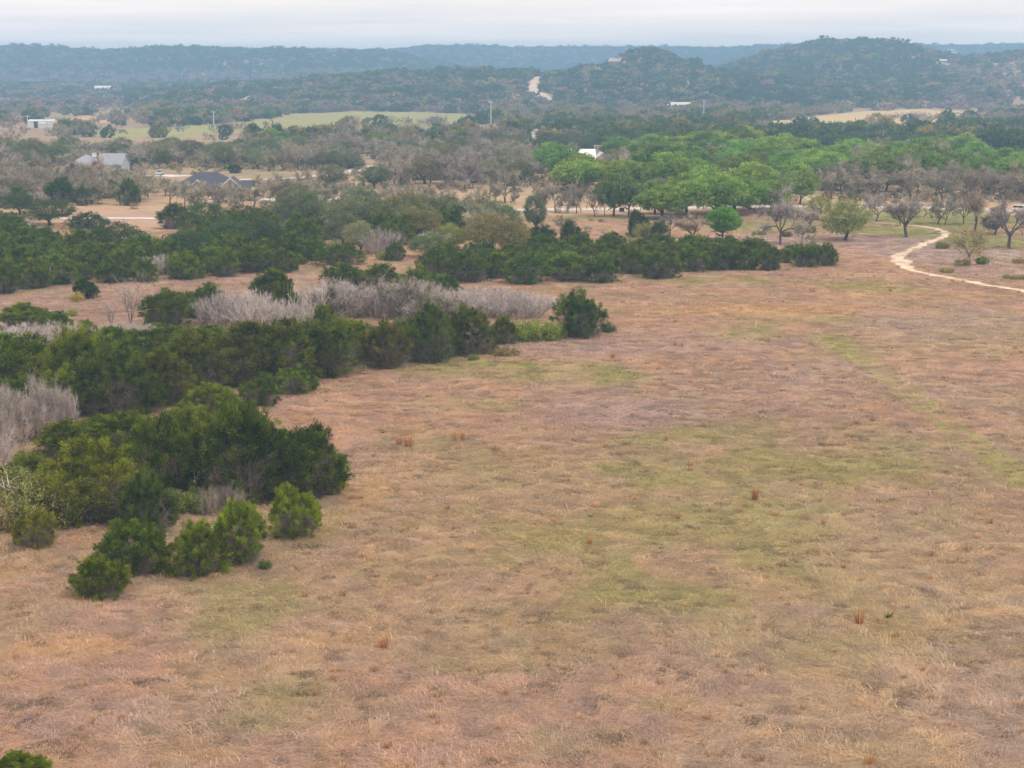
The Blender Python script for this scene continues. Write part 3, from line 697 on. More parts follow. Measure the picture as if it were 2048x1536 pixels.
T('HJ', 300, 1072, 942, 130, 'dark peaked juniper in front of the broad ones', var=5, col=DK)
T('HJ', 655, 996, 915, 74, 'narrow bright green juniper at the right tip of the nearest thicket', var=0, col=(0.085, 0.14, 0.02))
T('HJ', 672, 985, 926, 46, 'thin grey-green juniper at the very right tip of the nearest thicket', var=3, col=(0.075, 0.09, 0.035))
T('HJ', 240, 920, 822, 190, 'juniper half hidden behind the flat-topped one', var=1, col=(0.06, 0.095, 0.016))
T('HJ', 140, 925, 842, 150, 'juniper between the grey thicket and the flat-topped one', var=4, col=(0.07, 0.105, 0.018))
for i, (x, b, t_, w_, lb) in enumerate([(60, 985, 905, 120, 'juniper in front of the pale edge thicket'), (275, 905, 832, 120, 'juniper at the back of the nearest thicket, left half'), (425, 925, 830, 130, 'juniper behind the tallest one of the nearest thicket'), (545, 930, 842, 110, 'juniper behind the big dark right end one'), (480, 870, 805, 90, 'juniper between the nearest thicket and the field corner trio'), (20, 850, 750, 130, 'juniper at the left edge behind the grey thickets'), (120, 845, 745, 130, 'juniper right behind the white dead tree')]):
    T('HJ', x, b, t_, w_, lb, var=i + 2)
T('HJ', 370, 905, 815, 120, 'juniper at the back of the nearest thicket beside the dirt gap', var=2)
T('HJ', 425, 842, 768, 125, 'medium juniper at the back left of the field corner trio', var=3, col=(0.066, 0.108, 0.018))
T('HJ', 519, 817, 752, 92, 'rounded juniper in the middle of the field corner trio', var=4, col=(0.058, 0.098, 0.018))
T('HJ', 583, 793, 733, 104, 'bright rounded juniper at the right of the field corner trio', var=5, col=(0.072, 0.115, 0.018))
T('LH', 440, 1035, 962, 100, 'grey twiggy bush under the tallest juniper of the nearest thicket', var=0, col=(0.2, 0.175, 0.15), twig=(0.2, 0.175, 0.15))
T('M', 105, 1062, 940, 150, 'large grey-green twiggy bush at the left photo edge', var=0, col=(0.13, 0.14, 0.055), twig=(0.26, 0.225, 0.2))
T('S', 20, 1068, 1015, 50, 'small grey shrub at the extreme left edge of the photo', var=1, col=(0.13, 0.14, 0.07))
T('M', 372, 1030, 975, 90, 'light green shrub between dark junipers of the nearest thicket', var=2, col=(0.10, 0.14, 0.03))
T('M', 40, 1010, 930, 110, 'pale olive shrub behind the left edge bushes', var=1, col=(0.17, 0.17, 0.05))
T('S', 530, 1140, 1118, 22, 'tiny juniper seedling at the foot of the front row', var=0, col=(0.06, 0.10, 0.02))
# grey brush at the left
for i, (x, b, t_, w_, lb) in enumerate([(25, 895, 768, 150, 'grey-lilac leafless thicket at the left edge behind the nearest junipers'), (105, 880, 755, 100, 'pinkish-grey leafless thicket beside the white dead limbs'), (-30, 960, 830, 150, 'pale leafless thicket cut by the left photo edge')]):
    T('LH', x, b, t_, w_, lb, var=i, twig=(0.29, 0.25, 0.235))
T('BH', 95, 875, 748, 95, 'leafless grey tree with dark trunk among the left edge thickets', var=0)
T('BH', 15, 890, 765, 110, 'leafless grey tree at the left photo edge above the nearest junipers', var=1)
T('D', 150, 860, 772, 75, 'white dead tree with crooked limbs by the grey thicket', var=0)
T('D', 60, 850, 750, 50, 'slender bleached dead tree inside the grey thicket', var=1)
T('D', 405, 1010, 905, 45, 'pale twisted dead tree inside the nearest thicket', var=2)
T('D', 20, 1010, 905, 110, 'grey leaning dead tree at the left photo edge', var=3)
T('D', 645, 560 + 90, 535, 40, 'white dead tree poking above the lilac thicket', var=1)
T('D', 590, 640, 530, 40, 'bleached dead tree at the left end of the lilac thicket', var=2)
# long diagonal thicket, front edge from left to right
for i, (x, b, t_, w_, lb, c) in enumerate([
    (40, 800, 672, 190, 'broad juniper at the left edge of the long diagonal thicket', None),
    (150, 815, 660, 190, 'high domed yellow-green juniper near the left end of the long thicket', (0.075, 0.105, 0.016)),
    (235, 842, 700, 180, 'large dark juniper above the dirt gap at the left', DK),
    (320, 818, 705, 150, 'juniper with brownish tinge left of the grey-green pair', (0.075, 0.088, 0.018)),
    (400, 790, 660, 170, 'greyish juniper in the left half of the long thicket', (0.06, 0.085, 0.022)),
    (480, 778, 652, 160, 'grey-green juniper above the field corner trio', (0.058, 0.075, 0.026)),
    (560, 770, 640, 170, 'broad mixed juniper behind the field corner trio', (0.055, 0.082, 0.022)),
    (650, 760, 640, 165, 'big juniper bulging out where the long thicket meets the field', (0.052, 0.075, 0.02)),
    (775, 742, 645, 115, 'grey-brown tinged juniper left of centre on the thicket edge', (0.06, 0.072, 0.03)),
    (862, 730, 618, 118, 'dark juniper on the thicket edge above the green grass strip', DK),
    (940, 715, 612, 130, 'tall dark juniper near the right end of the long thicket', (0.045, 0.07, 0.022))]):
    T('HJ', x, b, t_, w_, lb, var=i + 1, col=c)
T('S', 1012, 714, 692, 44, 'low grey shrub at the field edge below the long thicket', var=0, col=(0.13, 0.13, 0.075))
T('S', 947, 722, 708, 18, 'tiny bright green shrub at the thicket edge', var=1, col=LIME)
T('HJ', 1005, 690, 632, 60, 'small juniper between the tall dark one and the lime shrub', var=2, col=(0.055, 0.08, 0.03))
T('M', 1065, 684, 636, 84, 'lime green leafy shrub beside the end juniper', var=2, col=LIME)
T('M', 1105, 680, 640, 50, 'second lime green shrub touching the end juniper', var=0, col=(0.13, 0.19, 0.03))
T('HJ', 1160, 678, 580, 118, 'upright juniper ending the long thicket out in the field', var=5, col=(0.048, 0.082, 0.026))
T('S', 1217, 666, 646, 24, 'tiny juniper seedling right of the end juniper', var=1, col=(0.05, 0.085, 0.03))
# lilac thickets and their junipers
for i, (x, b, t_, w_, lb, c) in enumerate([
    (40, 705, 642, 150, 'pale lilac leafless thicket at the left photo edge', None), (150, 705, 645, 120, 'lilac leafless thicket right of the left edge one', None),
    (260, 690, 640, 110, 'narrow lilac leafless strip below the lone sapling', None),
    (450, 655, 575, 120, 'lilac leafless thicket left of the palest one', (0.27, 0.24, 0.235)), (535, 665, 588, 130, 'pale lilac leafless thicket in the middle', None), (605, 665, 590, 90, 'lilac leafless thicket beside the small dark juniper', None),
    (690, 640, 560, 120, 'grey leafless thicket with white dead limbs above it', (0.25, 0.22, 0.21)), (770, 640, 562, 130, 'mauve-grey leafless thicket right of the dead limbs', (0.26, 0.23, 0.22)),
    (850, 640, 570, 130, 'greyish leafless thicket with curved dark limbs', (0.255, 0.23, 0.205)), (940, 640, 580, 120, 'lilac leafless thicket left of the rightmost one', None),
    (1030, 640, 576, 140, 'rightmost pale lilac leafless thicket beside the end juniper', (0.31, 0.28, 0.27))]):
    T('L', x, b, t_, w_, lb, var=i, twig=c)
for i, (x, b, t_, w_) in enumerate([(420, 632, 578, 130), (500, 640, 582, 120), (575, 640, 580, 120), (655, 622, 560, 120), (735, 622, 556, 130), (820, 624, 562, 130), (905, 626, 572, 130), (985, 626, 574, 130), (1065, 622, 578, 110), (90, 690, 640, 140), (205, 688, 640, 120)]):
    T('L', x + [0, 9, -7, 5, -9, 8, 3, -6, 7, 0, 4][i], b, t_ + [6, -7, 4, -9, 9, -4, 7, -8, 3, 0, 5][i], w_ * [.8, 1.1, .9, 1.15, .75, 1.1, .85, 1.2, .8, 1, .9][i], '%s from the left of the grey leafless thickets in the rear row' % ORD[[2, 3, 4, 5, 6, 7, 8, 9, 10, 0, 1][i]], 'grey thickets of the rear row', var=i + 2, twig=(0.33, 0.295, 0.285))
T('B', 680, 645, 555, 120, 'leafless oak with dark curved limbs rising from the lilac thicket', var=1, twig=GREY)
T('B', 800, 640, 555, 110, 'leafless oak in the middle of the lilac thicket', var=2, twig=GREY)
T('Y', 870, 640, 560, 110, 'olive-grey budding oak at the right of the lilac thicket', var=0, twig=GREY)
for i, (x, b, t_, w_, lb) in enumerate([
    (55, 668, 610, 120, 'juniper at the left edge beyond the lilac thicket'), (115, 672, 622, 70, 'spiky juniper beside the left edge one'), (175, 690, 640, 50, 'small juniper in the lilac strip'),
    (335, 660, 580, 120, 'juniper right of the leafless sapling'), (405, 640, 572, 110, 'juniper behind the left lilac thicket'), (270, 712, 660, 60, 'small juniper under the leafless sapling'),
    (545, 605, 540, 90, 'dark juniper above the pale lilac thicket'), (570, 640, 560, 60, 'juniper left of the white dead tree'), (650, 670, 610, 60, 'small dark juniper right of the pale lilac thicket'),
    (690, 580, 528, 100, 'juniper behind the white dead limbs'), (760, 585, 530, 90, 'juniper above the grey leafless oaks'), (840, 590, 536, 100, 'juniper on the ridge of the thicket near the centre'), (890, 598, 550, 70, 'feathery juniper at the right of that ridge'),
    (410, 705, 650, 130, 'bright domed juniper below the left lilac thicket'), (700, 705, 642, 130, 'juniper below the grey leafless oaks'), (330, 720, 650, 140, 'olive juniper in the middle of the left thicket'), (560, 705, 645, 150, 'wide juniper below the pale lilac thicket'), (815, 702, 640, 110, 'juniper behind the grey-brown tinged one'), (240, 720, 655, 110, 'juniper left of the olive one')]):
    T('HJ' if b > 600 else 'J', x, b, t_, w_, lb, var=i)
T('P', 263, 668, 543, 85, 'tall leafless sapling standing at the edge of the small clearing', var=0)
T('P', 225, 668, 600, 40, 'short leafless sapling left of the tall one', var=1)
T('HJ', 171, 601, 559, 54, 'lone round dark juniper in the small clearing', var=0, col=(0.03, 0.06, 0.018))
T('S', 155, 605, 582, 22, 'pale yellow-green shrub in front of the lone round juniper', var=0, col=(0.22, 0.22, 0.07))
T('S', 144, 634, 616, 17, 'small green shrub in the pink grass of the clearing', var=1, col=(0.16, 0.21, 0.05))
# second belt: front rows
for i, (x, b, t_, w_, lb) in enumerate([
    (5, 590, 530, 90, 'leftmost juniper on the far side of the clearing'), (60, 580, 520, 80, 'second juniper from the left beyond the clearing'), (85, 577, 525, 45, 'narrow dark juniper beyond the clearing'),
    (125, 572, 525, 70, 'juniper with grey skirt beyond the clearing'), (170, 562, 525, 40, 'small juniper behind the lone round one'), (225, 568, 525, 70, 'juniper beyond the clearing, left of the dirt notch'), (290, 566, 520, 55, 'dark round juniper touching the dirt notch'),
    (368, 562, 510, 85, 'broad juniper right of the dirt notch'), (450, 556, 505, 70, 'juniper with dark right side along the clearing'), (515, 548, 495, 100, 'wide juniper along the far edge of the clearing'), (570, 548, 500, 60, 'juniper at the right end of the clearing edge'),
    (598, 530, 508, 36, 'low juniper in the gap of the belt'), (680, 534, 486, 100, 'broad bright juniper right of the belt gap'), (792, 523, 483, 42, 'small juniper tree with visible stem in the pale grass')]):
    T('J', x, b, t_, w_, lb, var=i, col=(0.06, 0.095, 0.018) if i % 3 else None)
T('S', 770, 520, 500, 28, 'yellow-green shrub left of the small juniper with a stem', var=0, col=(0.17, 0.2, 0.05))
for i, (x, b, t_, w_, lb) in enumerate([
    (870, 552, 500, 70, 'leftmost juniper of the long hedge-like row'), (935, 568, 508, 110, 'wide juniper at the left of the hedge-like row'), (985, 560, 510, 50, 'shaded juniper between two broad ones in the row'), (1050, 571, 512, 88, 'round juniper at the front of the row near the photo centre'),
    (1140, 566, 505, 100, 'broad juniper right of centre in the hedge-like row'), (1205, 568, 518, 70, 'juniper at the front with brown skirt in the row'), (1260, 550, 498, 80, 'juniper set back in the hedge-like row'), (1320, 561, 503, 90, 'dark domed juniper standing forward in the row'),
    (1385, 545, 496, 80, 'juniper right of the dark domed one'), (1440, 542, 493, 60, 'juniper in the right third of the row'), (1490, 542, 495, 70, 'rounded bright juniper in the right third of the row'), (1540, 543, 495, 55, 'juniper standing slightly apart near the row end'), (1572, 528, 497, 34, 'thin low juniper in the gap near the row end'), (1610, 536, 493, 54, 'second last juniper of the row'), (1655, 534, 488, 48, 'last feathery juniper at the right end of the row')]):
    T('J', x, b, t_, w_, lb, var=i, col=(0.044, 0.076, 0.02) if i % 2 else (0.054, 0.09, 0.02))
# mixed oaks around the middle
for k, x, b, t_, w_, lb, c, tw in [
    ('K', 985, 512, 428, 135, 'big dome-shaped olive-brown oak above the hedge-like row', (0.145, 0.125, 0.05), None), ('K', 1030, 500, 440, 70, 'olive oak leaning on the big olive-brown dome', (0.14, 0.125, 0.065), None),
    ('K', 830, 482, 415, 105, 'olive oak with dark trunk left of the yellow-green one', (0.135, 0.12, 0.05), None), ('K', 1070, 465, 388, 62, 'upright grey-green oak beside the dark juniper pair', (0.10, 0.105, 0.06), None),
    ('J', 1144, 492, 447, 56, 'compact dark juniper right of the grey-green upright oak', DK, None), ('J', 1082, 492, 452, 62, 'dark juniper left of the compact one', DK, None),
    ('K', 900, 505, 448, 80, 'yellow-green oak in front of the olive ones', (0.17, 0.175, 0.045), None), ('K', 860, 515, 465, 80, 'grey-green oak at the left end of the hedge-like row', (0.12, 0.14, 0.05), None),
    ('K', 720, 505, 443, 80, 'pale grey-green oak beside the lilac thicket in the middle', (0.16, 0.16, 0.085), None), ('L', 765, 512, 452, 80, 'lilac-grey leafless thicket beside the pale oak', None, (0.27, 0.24, 0.23)),
    ('L', 590, 478, 435, 70, 'lilac leafless thicket behind the second belt', None, None), ('L', 640, 478, 430, 50, 'pale lilac leafless thicket behind the second belt junipers', None, None),
    ('K', 650, 440, 402, 90, 'yellow-olive oak behind the second belt near the road', (0.2, 0.17, 0.06), None), ('K', 680, 462, 420, 60, 'soft yellow-green oak below the yellow-olive one', (0.17, 0.18, 0.06), None),
    ('B', 750, 452, 408, 70, 'brownish bare oak below the road bend', None, (0.22, 0.175, 0.14)), ('J', 700, 440, 403, 50, 'dark juniper below the road on the left', DK, None), ('J', 690, 455, 415, 50, 'dark juniper leaning from the roadside one', DK, None),
    ('J', 870, 448, 407, 60, 'juniper below the road, left of the dead limb', DK, None), ('J', 920, 452, 412, 70, 'dark spreading juniper below the road', DK, None), ('K', 960, 440, 402, 50, 'grey bush-like oak below the road', (0.12, 0.115, 0.075), None),
    ('K', 490, 498, 428, 165, 'very wide dark green oak dome in the second belt', (0.055, 0.075, 0.024), None), ('K', 410, 470, 405, 110, 'dark oak with visible limbs in the second belt', (0.045, 0.075, 0.026), None), ('J', 350, 460, 412, 75, 'juniper at the left of the dark limbed oak', DK, None), ('J', 555, 445, 404, 95, 'dark rounded juniper at the back of the second belt', (0.036, 0.07, 0.022), None),
    ('K', 455, 470, 435, 50, 'yellowish oak edge showing left of the wide dome', (0.15, 0.16, 0.045), None), ('J', 175, 460, 425, 75, 'dark domed juniper beside the dirt road', DK, None),
    ('L', 30, 500, 470, 60, 'pale brown leafless thicket in the left part of the second belt', None, (0.29, 0.25, 0.21)), ('L', 25, 460, 430, 70, 'lilac leafless thicket at the left edge of the second belt', None, None), ('K', 100, 450, 400, 110, 'dark green oak at the left beside the dirt road', (0.05, 0.075, 0.026), None), ('K', 40, 430, 385, 90, 'dark oak at the left photo edge', (0.045, 0.07, 0.026), None)]:
    T(k, x, b, t_, w_, lb, col=c, twig=tw)
# trees of the lawn and the trail
for k, x, b, t_, w_, lb, c, tw in [
    ('G', 1446, 484, 411, 68, 'small bright green tree standing alone before the green oaks', (0.085, 0.19, 0.02), None), ('B', 1560, 489, 372, 100, 'large grey leafless tree with a long dead limb', None, (0.23, 0.215, 0.20)),
    ('T', 1387, 490, 424, 76, 'brownish leafless tree beside the lone green one', None, BRN), ('T', 1340, 474, 420, 40, 'slim grey leafless tree with a pale trunk', None, GREY),
    ('J', 1275, 476, 424, 50, 'dark juniper at the left of the small grove', DK, None), ('M', 1296, 480, 440, 50, 'pale olive shrub in the small grove', (0.15, 0.16, 0.06), None), ('J', 1318, 482, 442, 38, 'greener juniper in the small grove', (0.06, 0.10, 0.03), None),
    ('K', 1690, 481, 402, 112, 'spreading yellow-green oak on the lawn by the trail', (0.165, 0.16, 0.05), (0.2, 0.17, 0.11)), ('K', 1635, 440, 392, 60, 'yellow-green oak behind the spreading one', (0.165, 0.16, 0.05), (0.2, 0.17, 0.11)), ('T', 1620, 460, 413, 46, 'small pale leafless tree left of the spreading oak', None, (0.3, 0.26, 0.24)),
    ('T', 1812, 475, 383, 90, 'straight leafless tree on the lawn inside the trail bend', None, GREY), ('B', 1752, 444, 384, 78, 'grey leafless oak behind the trail', None, (0.22, 0.2, 0.19)), ('T', 1801, 450, 398, 40, 'thin leafless tree behind the straight one', None, GREY),
    ('B', 1876, 448, 390, 60, 'left of two leaning leafless oaks on the lawn', None, GREY), ('B', 1890, 449, 398, 50, 'right of two leaning leafless oaks on the lawn', None, GREY), ('T', 1927, 449, 392, 40, 'thin leafless tree right of the leaning oaks', None, (0.2, 0.19, 0.17)),
    ('T', 1949, 464, 374, 72, 'tall leafless tree behind the small pale green one', None, BRN), ('T', 2018, 497, 392, 92, 'dark leafless tree at the right edge of the lawn', None, (0.2, 0.17, 0.165)), ('K', 1990, 470, 415, 60, 'dark grey oak behind the dark leafless tree', (0.09, 0.08, 0.07), None),
    ('PL', 1940, 530, 454, 76, 'small thin pale green tree beside a round bush', (0.21, 0.2, 0.06), (0.2, 0.16, 0.1)), ('HJ', 1964, 530, 513, 29, 'round green bush beside the small pale green tree', (0.10, 0.16, 0.03), None),
    ('S', 1926, 532, 518, 26, 'grey-green shrub at the foot of the small pale green tree', (0.14, 0.15, 0.06), None), ('S', 1894, 546, 535, 27, 'low light green shrub beside the trail', (0.19, 0.2, 0.06), None), ('S', 1884, 498, 482, 24, 'green shrub outside the trail bend', (0.12, 0.14, 0.05), None),
    ('S', 2013, 558, 548, 14, 'leftmost of three small shrubs at the right edge', (0.14, 0.16, 0.06), None), ('S', 2031, 560, 548, 18, 'middle of three small shrubs at the right edge', (0.16, 0.16, 0.09), None), ('S', 2047, 560, 549, 14, 'rightmost of three small shrubs at the right edge', (0.14, 0.16, 0.06), None), ('S', 2040, 528, 515, 24, 'pale shrub at the right edge above the three small ones', (0.17, 0.17, 0.07), None),
    ('S', 1600, 470, 455, 16, 'dark green shrub at the foot of the large leafless tree', (0.08, 0.12, 0.04), None), ('S', 1622, 466, 450, 18, 'grey-green shrub under the small pale leafless tree', (0.09, 0.13, 0.05), None), ('S', 1572, 474, 462, 22, 'dark brush at the large leafless tree', (0.09, 0.09, 0.06), None), ('S', 1517, 470, 461, 24, 'low grey-green shrub left of the large leafless tree', (0.10, 0.14, 0.06), None), ('S', 1436, 486, 472, 16, 'shrub left of the lone green trunk', (0.07, 0.12, 0.03), None), ('S', 1460, 484, 468, 16, 'shrub right of the lone green trunk', (0.09, 0.14, 0.04), None),
    ('S', 1222, 484, 474, 12, 'small pale shrub left of the light green shrubs', (0.19, 0.2, 0.07), None), ('S', 1245, 484, 472, 24, 'left of two light green shrubs before the grove', (0.19, 0.21, 0.07), None), ('S', 1275, 486, 474, 28, 'right of two light green shrubs before the grove', (0.18, 0.22, 0.06), None), ('S', 1342, 484, 473, 12, 'small shrub under the slim leafless tree', (0.12, 0.16, 0.05), None), ('Y', 1130, 462, 428, 52, 'olive-grey small oak above the compact dark juniper', OLIVE, GREY),
    ('S', 1201, 444, 437, 8, 'tiny shrub in the pasture under the roadside oaks', (0.12, 0.16, 0.05), None), ('S', 1182, 443, 437, 6, 'tiniest pale shrub in the pasture under the roadside oaks', (0.16, 0.17, 0.08), None)]:
    T(k, x, b, t_, w_, lb, col=c, twig=tw)
# leafless oaks along the road, left to right
row = [(340, 408, 358, 55), (370, 414, 362, 46), (396, 419, 360, 52), (428, 403, 362, 52), (447, 405, 366, 46), (477, 419, 372, 46), (508, 414, 366, 58), (540, 404, 366, 40), (561, 406, 338, 66), (607, 408, 360, 52), (634, 405, 362, 44), (648, 407, 364, 42), (664, 405, 366, 40), (684, 404, 362, 50), (706, 413, 364, 54), (740, 410, 370, 46), (770, 412, 372, 50), (797, 418, 368, 56), (824, 418, 368, 46), (844, 412, 368, 42), (872, 414, 374, 40), (905, 414, 376, 30), (938, 416, 383, 26), (955, 411, 380, 18)]
for i, (x, b, t_, w_) in enumerate(row):
    T('Y' if i % 4 == 2 else 'B', x, b, t_, w_, '%s leafless oak from the left in the row along the pale road' % ORD[i], 'oaks in the row along the road', var=i, twig=(0.22, 0.2, 0.152), col=(0.16, 0.165, 0.08))
for i, (x, b, t_, w_) in enumerate([(383, 409, 360, 46), (411, 414, 364, 44), (437, 416, 366, 46), (460, 409, 364, 44), (485, 408, 366, 40)]):
    T('B', x, b, t_, w_, '%s leafless oak from the left screening the brick house' % ORD[i], 'oaks screening the brick house', var=i + 3)
for i, (x, b, t_, w_) in enumerate([(300, 385, 342, 50), (330, 392, 346, 46), (225, 392, 352, 46), (520, 384, 345, 44), (590, 382, 342, 50), (625, 378, 340, 44), (100, 378, 334, 50), (50, 372, 330, 50)]):
    T('Y' if i % 3 == 1 else 'B', x, b, t_, w_, '%s pale leafless oak of those scattered around the two houses' % ORD[i], 'oaks scattered around the houses', var=i + 1, twig=(.25, .22, .175))
row2 = [(1085, 422, 372, 40), (1111, 424, 362, 58), (1136, 426, 368, 40), (1153, 427, 360, 50), (1189, 433, 374, 42), (1209, 432, 378, 30)]
for i, (x, b, t_, w_) in enumerate(row2):
    T('B', x, b, t_, w_, '%s leafless oak from the left in the group before the green oaks' % ORD[i], 'leafless oaks before the green oaks', var=i + 2, twig=(0.21, 0.19, 0.15))
for i, (x, b, t_, w_) in enumerate([(1227, 433, 345, 80), (1257, 433, 352, 66), (1310, 428, 360, 80), (1373, 428, 350, 130), (1440, 425, 352, 90), (1500, 420, 355, 90), (1545, 418, 350, 80), (1600, 408, 340, 80)]):
    T('G', x, b, t_, w_, '%s green oak from the left along the front of the green wood' % ORD[i], 'green oaks at the front of the green wood', var=i, col=(0.125, 0.20, 0.04) if i in (2, 3, 4) else (0.10, 0.16, 0.045))
for k, x, b, t_, w_, lb, c, tw in [
    ('Y', 1010, 406, 328, 78, 'tall pale green budding tree right of the road row', (0.15, 0.175, 0.07), GREY), ('B', 902, 374, 300, 90, 'big dark-limbed bare oak behind the road, left of a pair', None, (0.2, 0.18, 0.16)), ('B', 930, 378, 305, 90, 'big dark-limbed bare oak behind the road, right of a pair', None, (0.2, 0.18, 0.16)), ('K', 850, 368, 312, 90, 'grey-green oak left of the big dark-limbed pair', (0.13, 0.12, 0.08), None), ('T', 990, 407, 372, 30, 'slender bare tree under the tall pale green one', None, GREY), ('B', 1030, 410, 380, 24, 'small bare oak right of the tall pale green tree', None, GREY),
    ('B', 186, 374, 305, 98, 'wide leafless oak hiding the middle of the metal-roofed house', None, (0.25, 0.2, 0.16)), ('B', 155, 368, 322, 55, 'leafless oak before the left end of the metal-roofed house', None, (0.24, 0.2, 0.175)), ('B', 281, 358, 326, 34, 'leafless oak leaning beside the parked pale blue car', None, GREY), ('J', 120, 412, 360, 58, 'dark juniper left of three below the metal-roofed house', DK, None), ('J', 260, 412, 360, 48, 'dark juniper right of three below the metal-roofed house', DK, None), ('J', 165, 412, 372, 30, 'small dark juniper between the three below the metal-roofed house', DK, None), ('J', 265, 343, 318, 40, 'dark juniper right of the metal-roofed house', DK, None), ('J', 470, 347, 327, 30, 'round dark juniper behind the dark-roofed house', DK, None), ('J', 60, 350, 320, 50, 'dark juniper left of the metal-roofed house', DK, None), ('Y', 660, 358, 328, 40, 'yellow-green budding oak beside the upper driveway', (0.2, 0.2, 0.06), GREY), ('PL', 358, 352, 332, 16, 'thin young tree on the lawn beside the parked car', OLIVE, BRN), ('G', 600, 310, 290, 28, 'small dark round oak in the grey wood on the left', (0.035, 0.065, 0.03), None), ('G', 487, 300, 281, 26, 'dark round oak above the dark-roofed house', (0.035, 0.065, 0.03), None), ('G', 965, 318, 290, 42, 'dark oak in the grey wood right of the centre', (0.03, 0.06, 0.03), None), ('G', 885, 290, 264, 46, 'dark green oak in the middle of the far grey wood', (0.05, 0.10, 0.035), None), ('G', 1005, 290, 262, 40, 'dark green oak left of the small white house', (0.05, 0.10, 0.035), None)]:
    T(k, x, b, t_, w_, lb, col=c, twig=tw)

# ------------------------------------------------------------------ woodland one by one
KEEPOUT = [gpoly(p) for p in ([(235, 341), (372, 341), (372, 366), (235, 372)], [(110, 336), (255, 336), (255, 368), (110, 366)], [(340, 352), (492, 352), (500, 408), (340, 408)], [(480, 344), (640, 344), (640, 363), (480, 366)], [(640, 340), (705, 338), (705, 358), (640, 358)], [(735, 320), (800, 320), (800, 336), (735, 336)], [(645, 309), (745, 312), (740, 328), (645, 324)], [(1125, 314), (1220, 314), (1225, 331), (1125, 331)], [(1960, 283), (2110, 283), (2110, 302), (1960, 302)], [(1125, 330), (1222, 330), (1225, 356), (1125, 356)], [(1058, 284), (1084, 284), (1084, 312), (1058, 312)], [(1955, 296), (2110, 296), (2110, 356), (1975, 350)], [(90, 420), (350, 418), (350, 462), (215, 462), (100, 448)], [(1060, 268), (1085, 268), (1085, 292), (1060, 292)], [(620, 380), (1300, 395), (1300, 428), (900, 428), (620, 415)], [(690, 380), (800, 378), (820, 392), (700, 392)], [(940, 380), (1060, 384), (1060, 402), (940, 398)])]
def clear(x, y):
    X, Y = np.array([x]), np.array([y])
    if any(inpoly(X, Y, p)[0] for p in KEEPOUT): return False
    return np.min((ROAD[:, 0] - x) ** 2 + (ROAD[:, 1] - y) ** 2) > 36 and np.min((TRAIL[:, 0] - x) ** 2 + (TRAIL[:, 1] - y) ** 2) > 25
SZ = dict(J=(5.5, 8.5), G=(12, 18), K=(9, 13.5), B=(9, 14), Y=(9, 12.5), L=(6, 9), T=(6, 9))
HR = dict(J=(0.6, 0.75), G=(0.58, 0.72), K=(0.6, 0.75), B=(0.68, 0.85), Y=(0.66, 0.8), L=(0.42, 0.55), T=(1.0, 1.3))
fill([(-80, 575), (60, 572), (200, 555), (330, 552), (420, 545), (560, 535), (640, 520), (600, 475), (430, 462), (335, 510), (100, 505), (40, 470), (-80, 455)], 5.9, dict(J=10, K=0.8, L=0.6), SZ, dict(HR, J=(.5, .64), K=(.5, .62)),
     dict(J='juniper crowded inside the second belt beyond the clearing', K='dark oak inside the second belt beyond the clearing', L='small leafless thicket inside the second belt beyond the clearing'), 1, 'plants inside the second belt', minclear=0.42, cols=dict(K=(0.055, 0.075, 0.028)))
fill([(850, 548), (1060, 556), (1200, 552), (1350, 545), (1480, 533), (1650, 520), (1640, 508), (1500, 502), (1300, 498), (1150, 498), (980, 506), (860, 520)], 6.5, dict(J=1), dict(J=(5, 7)), dict(J=(.42, .55)), 'juniper behind the front of the hedge-like row', 2, 'junipers inside the hedge-like row', minclear=0.42)
fill([(-60, 760), (80, 775), (300, 790), (420, 765), (640, 740), (860, 712), (950, 702), (900, 692), (700, 700), (500, 712), (300, 730), (0, 735), (-60, 740)], 5.2, dict(J=1), SZ, dict(J=(.44, .54)), 'juniper buried in the middle of the long diagonal thicket', 3, 'junipers inside the long diagonal thicket', minclear=0.45)
fill([(1075, 345), (1160, 395), (1290, 410), (1500, 402), (1620, 385), (1650, 330), (1500, 300), (1200, 315)], 13.5, dict(G=8.5, K=2.4, B=2.0), SZ, HR, dict(G='bright green oak inside the green wood right of centre', K='dull green oak inside the green wood right of centre', B='leafless oak inside the green wood right of centre'), 4, 'trees of the green wood', clear, jit=.38)
fill([(1640, 388), (1800, 384), (1900, 376), (2120, 392), (2120, 318), (1900, 312), (1650, 325)], 12.5, dict(G=6, K=2.5, B=3.6), SZ, HR, dict(G='green oak in the wood above the lawn at the right', K='grey-green oak in the wood above the lawn at the right', B='leafless oak in the wood above the lawn at the right'), 5, 'trees above the lawn', clear, jit=.38)
fill([(1640, 408), (1860, 402), (2120, 410), (2120, 392), (1900, 376), (1640, 388)], 12, dict(B=4, T=2, Y=1), SZ, HR, dict(B='leafless oak along the edge of the wood above the lawn', T='slim leafless tree along the edge of the wood above the lawn', Y='budding oak along the edge of the wood above the lawn'), 6, 'trees at the wood edge above the lawn', clear)
fill([(1040, 338), (1200, 312), (1500, 298), (2120, 312), (2120, 292), (1400, 286), (1040, 300)], 13, dict(G=4, K=3, B=3.5), dict(SZ, G=(9, 13), B=(8, 11)), dict(HR, G=(.55, .66), B=(.6, .7)), dict(G='dark green oak in the far part of the right-hand wood', K='dull green oak in the far part of the right-hand wood', B='leafless oak in the far part of the right-hand wood'), 7, 'far trees of the right-hand wood', clear, cols=dict(G=(.06, .10, .035), K=(.085, .10, .05)), jit=.3)
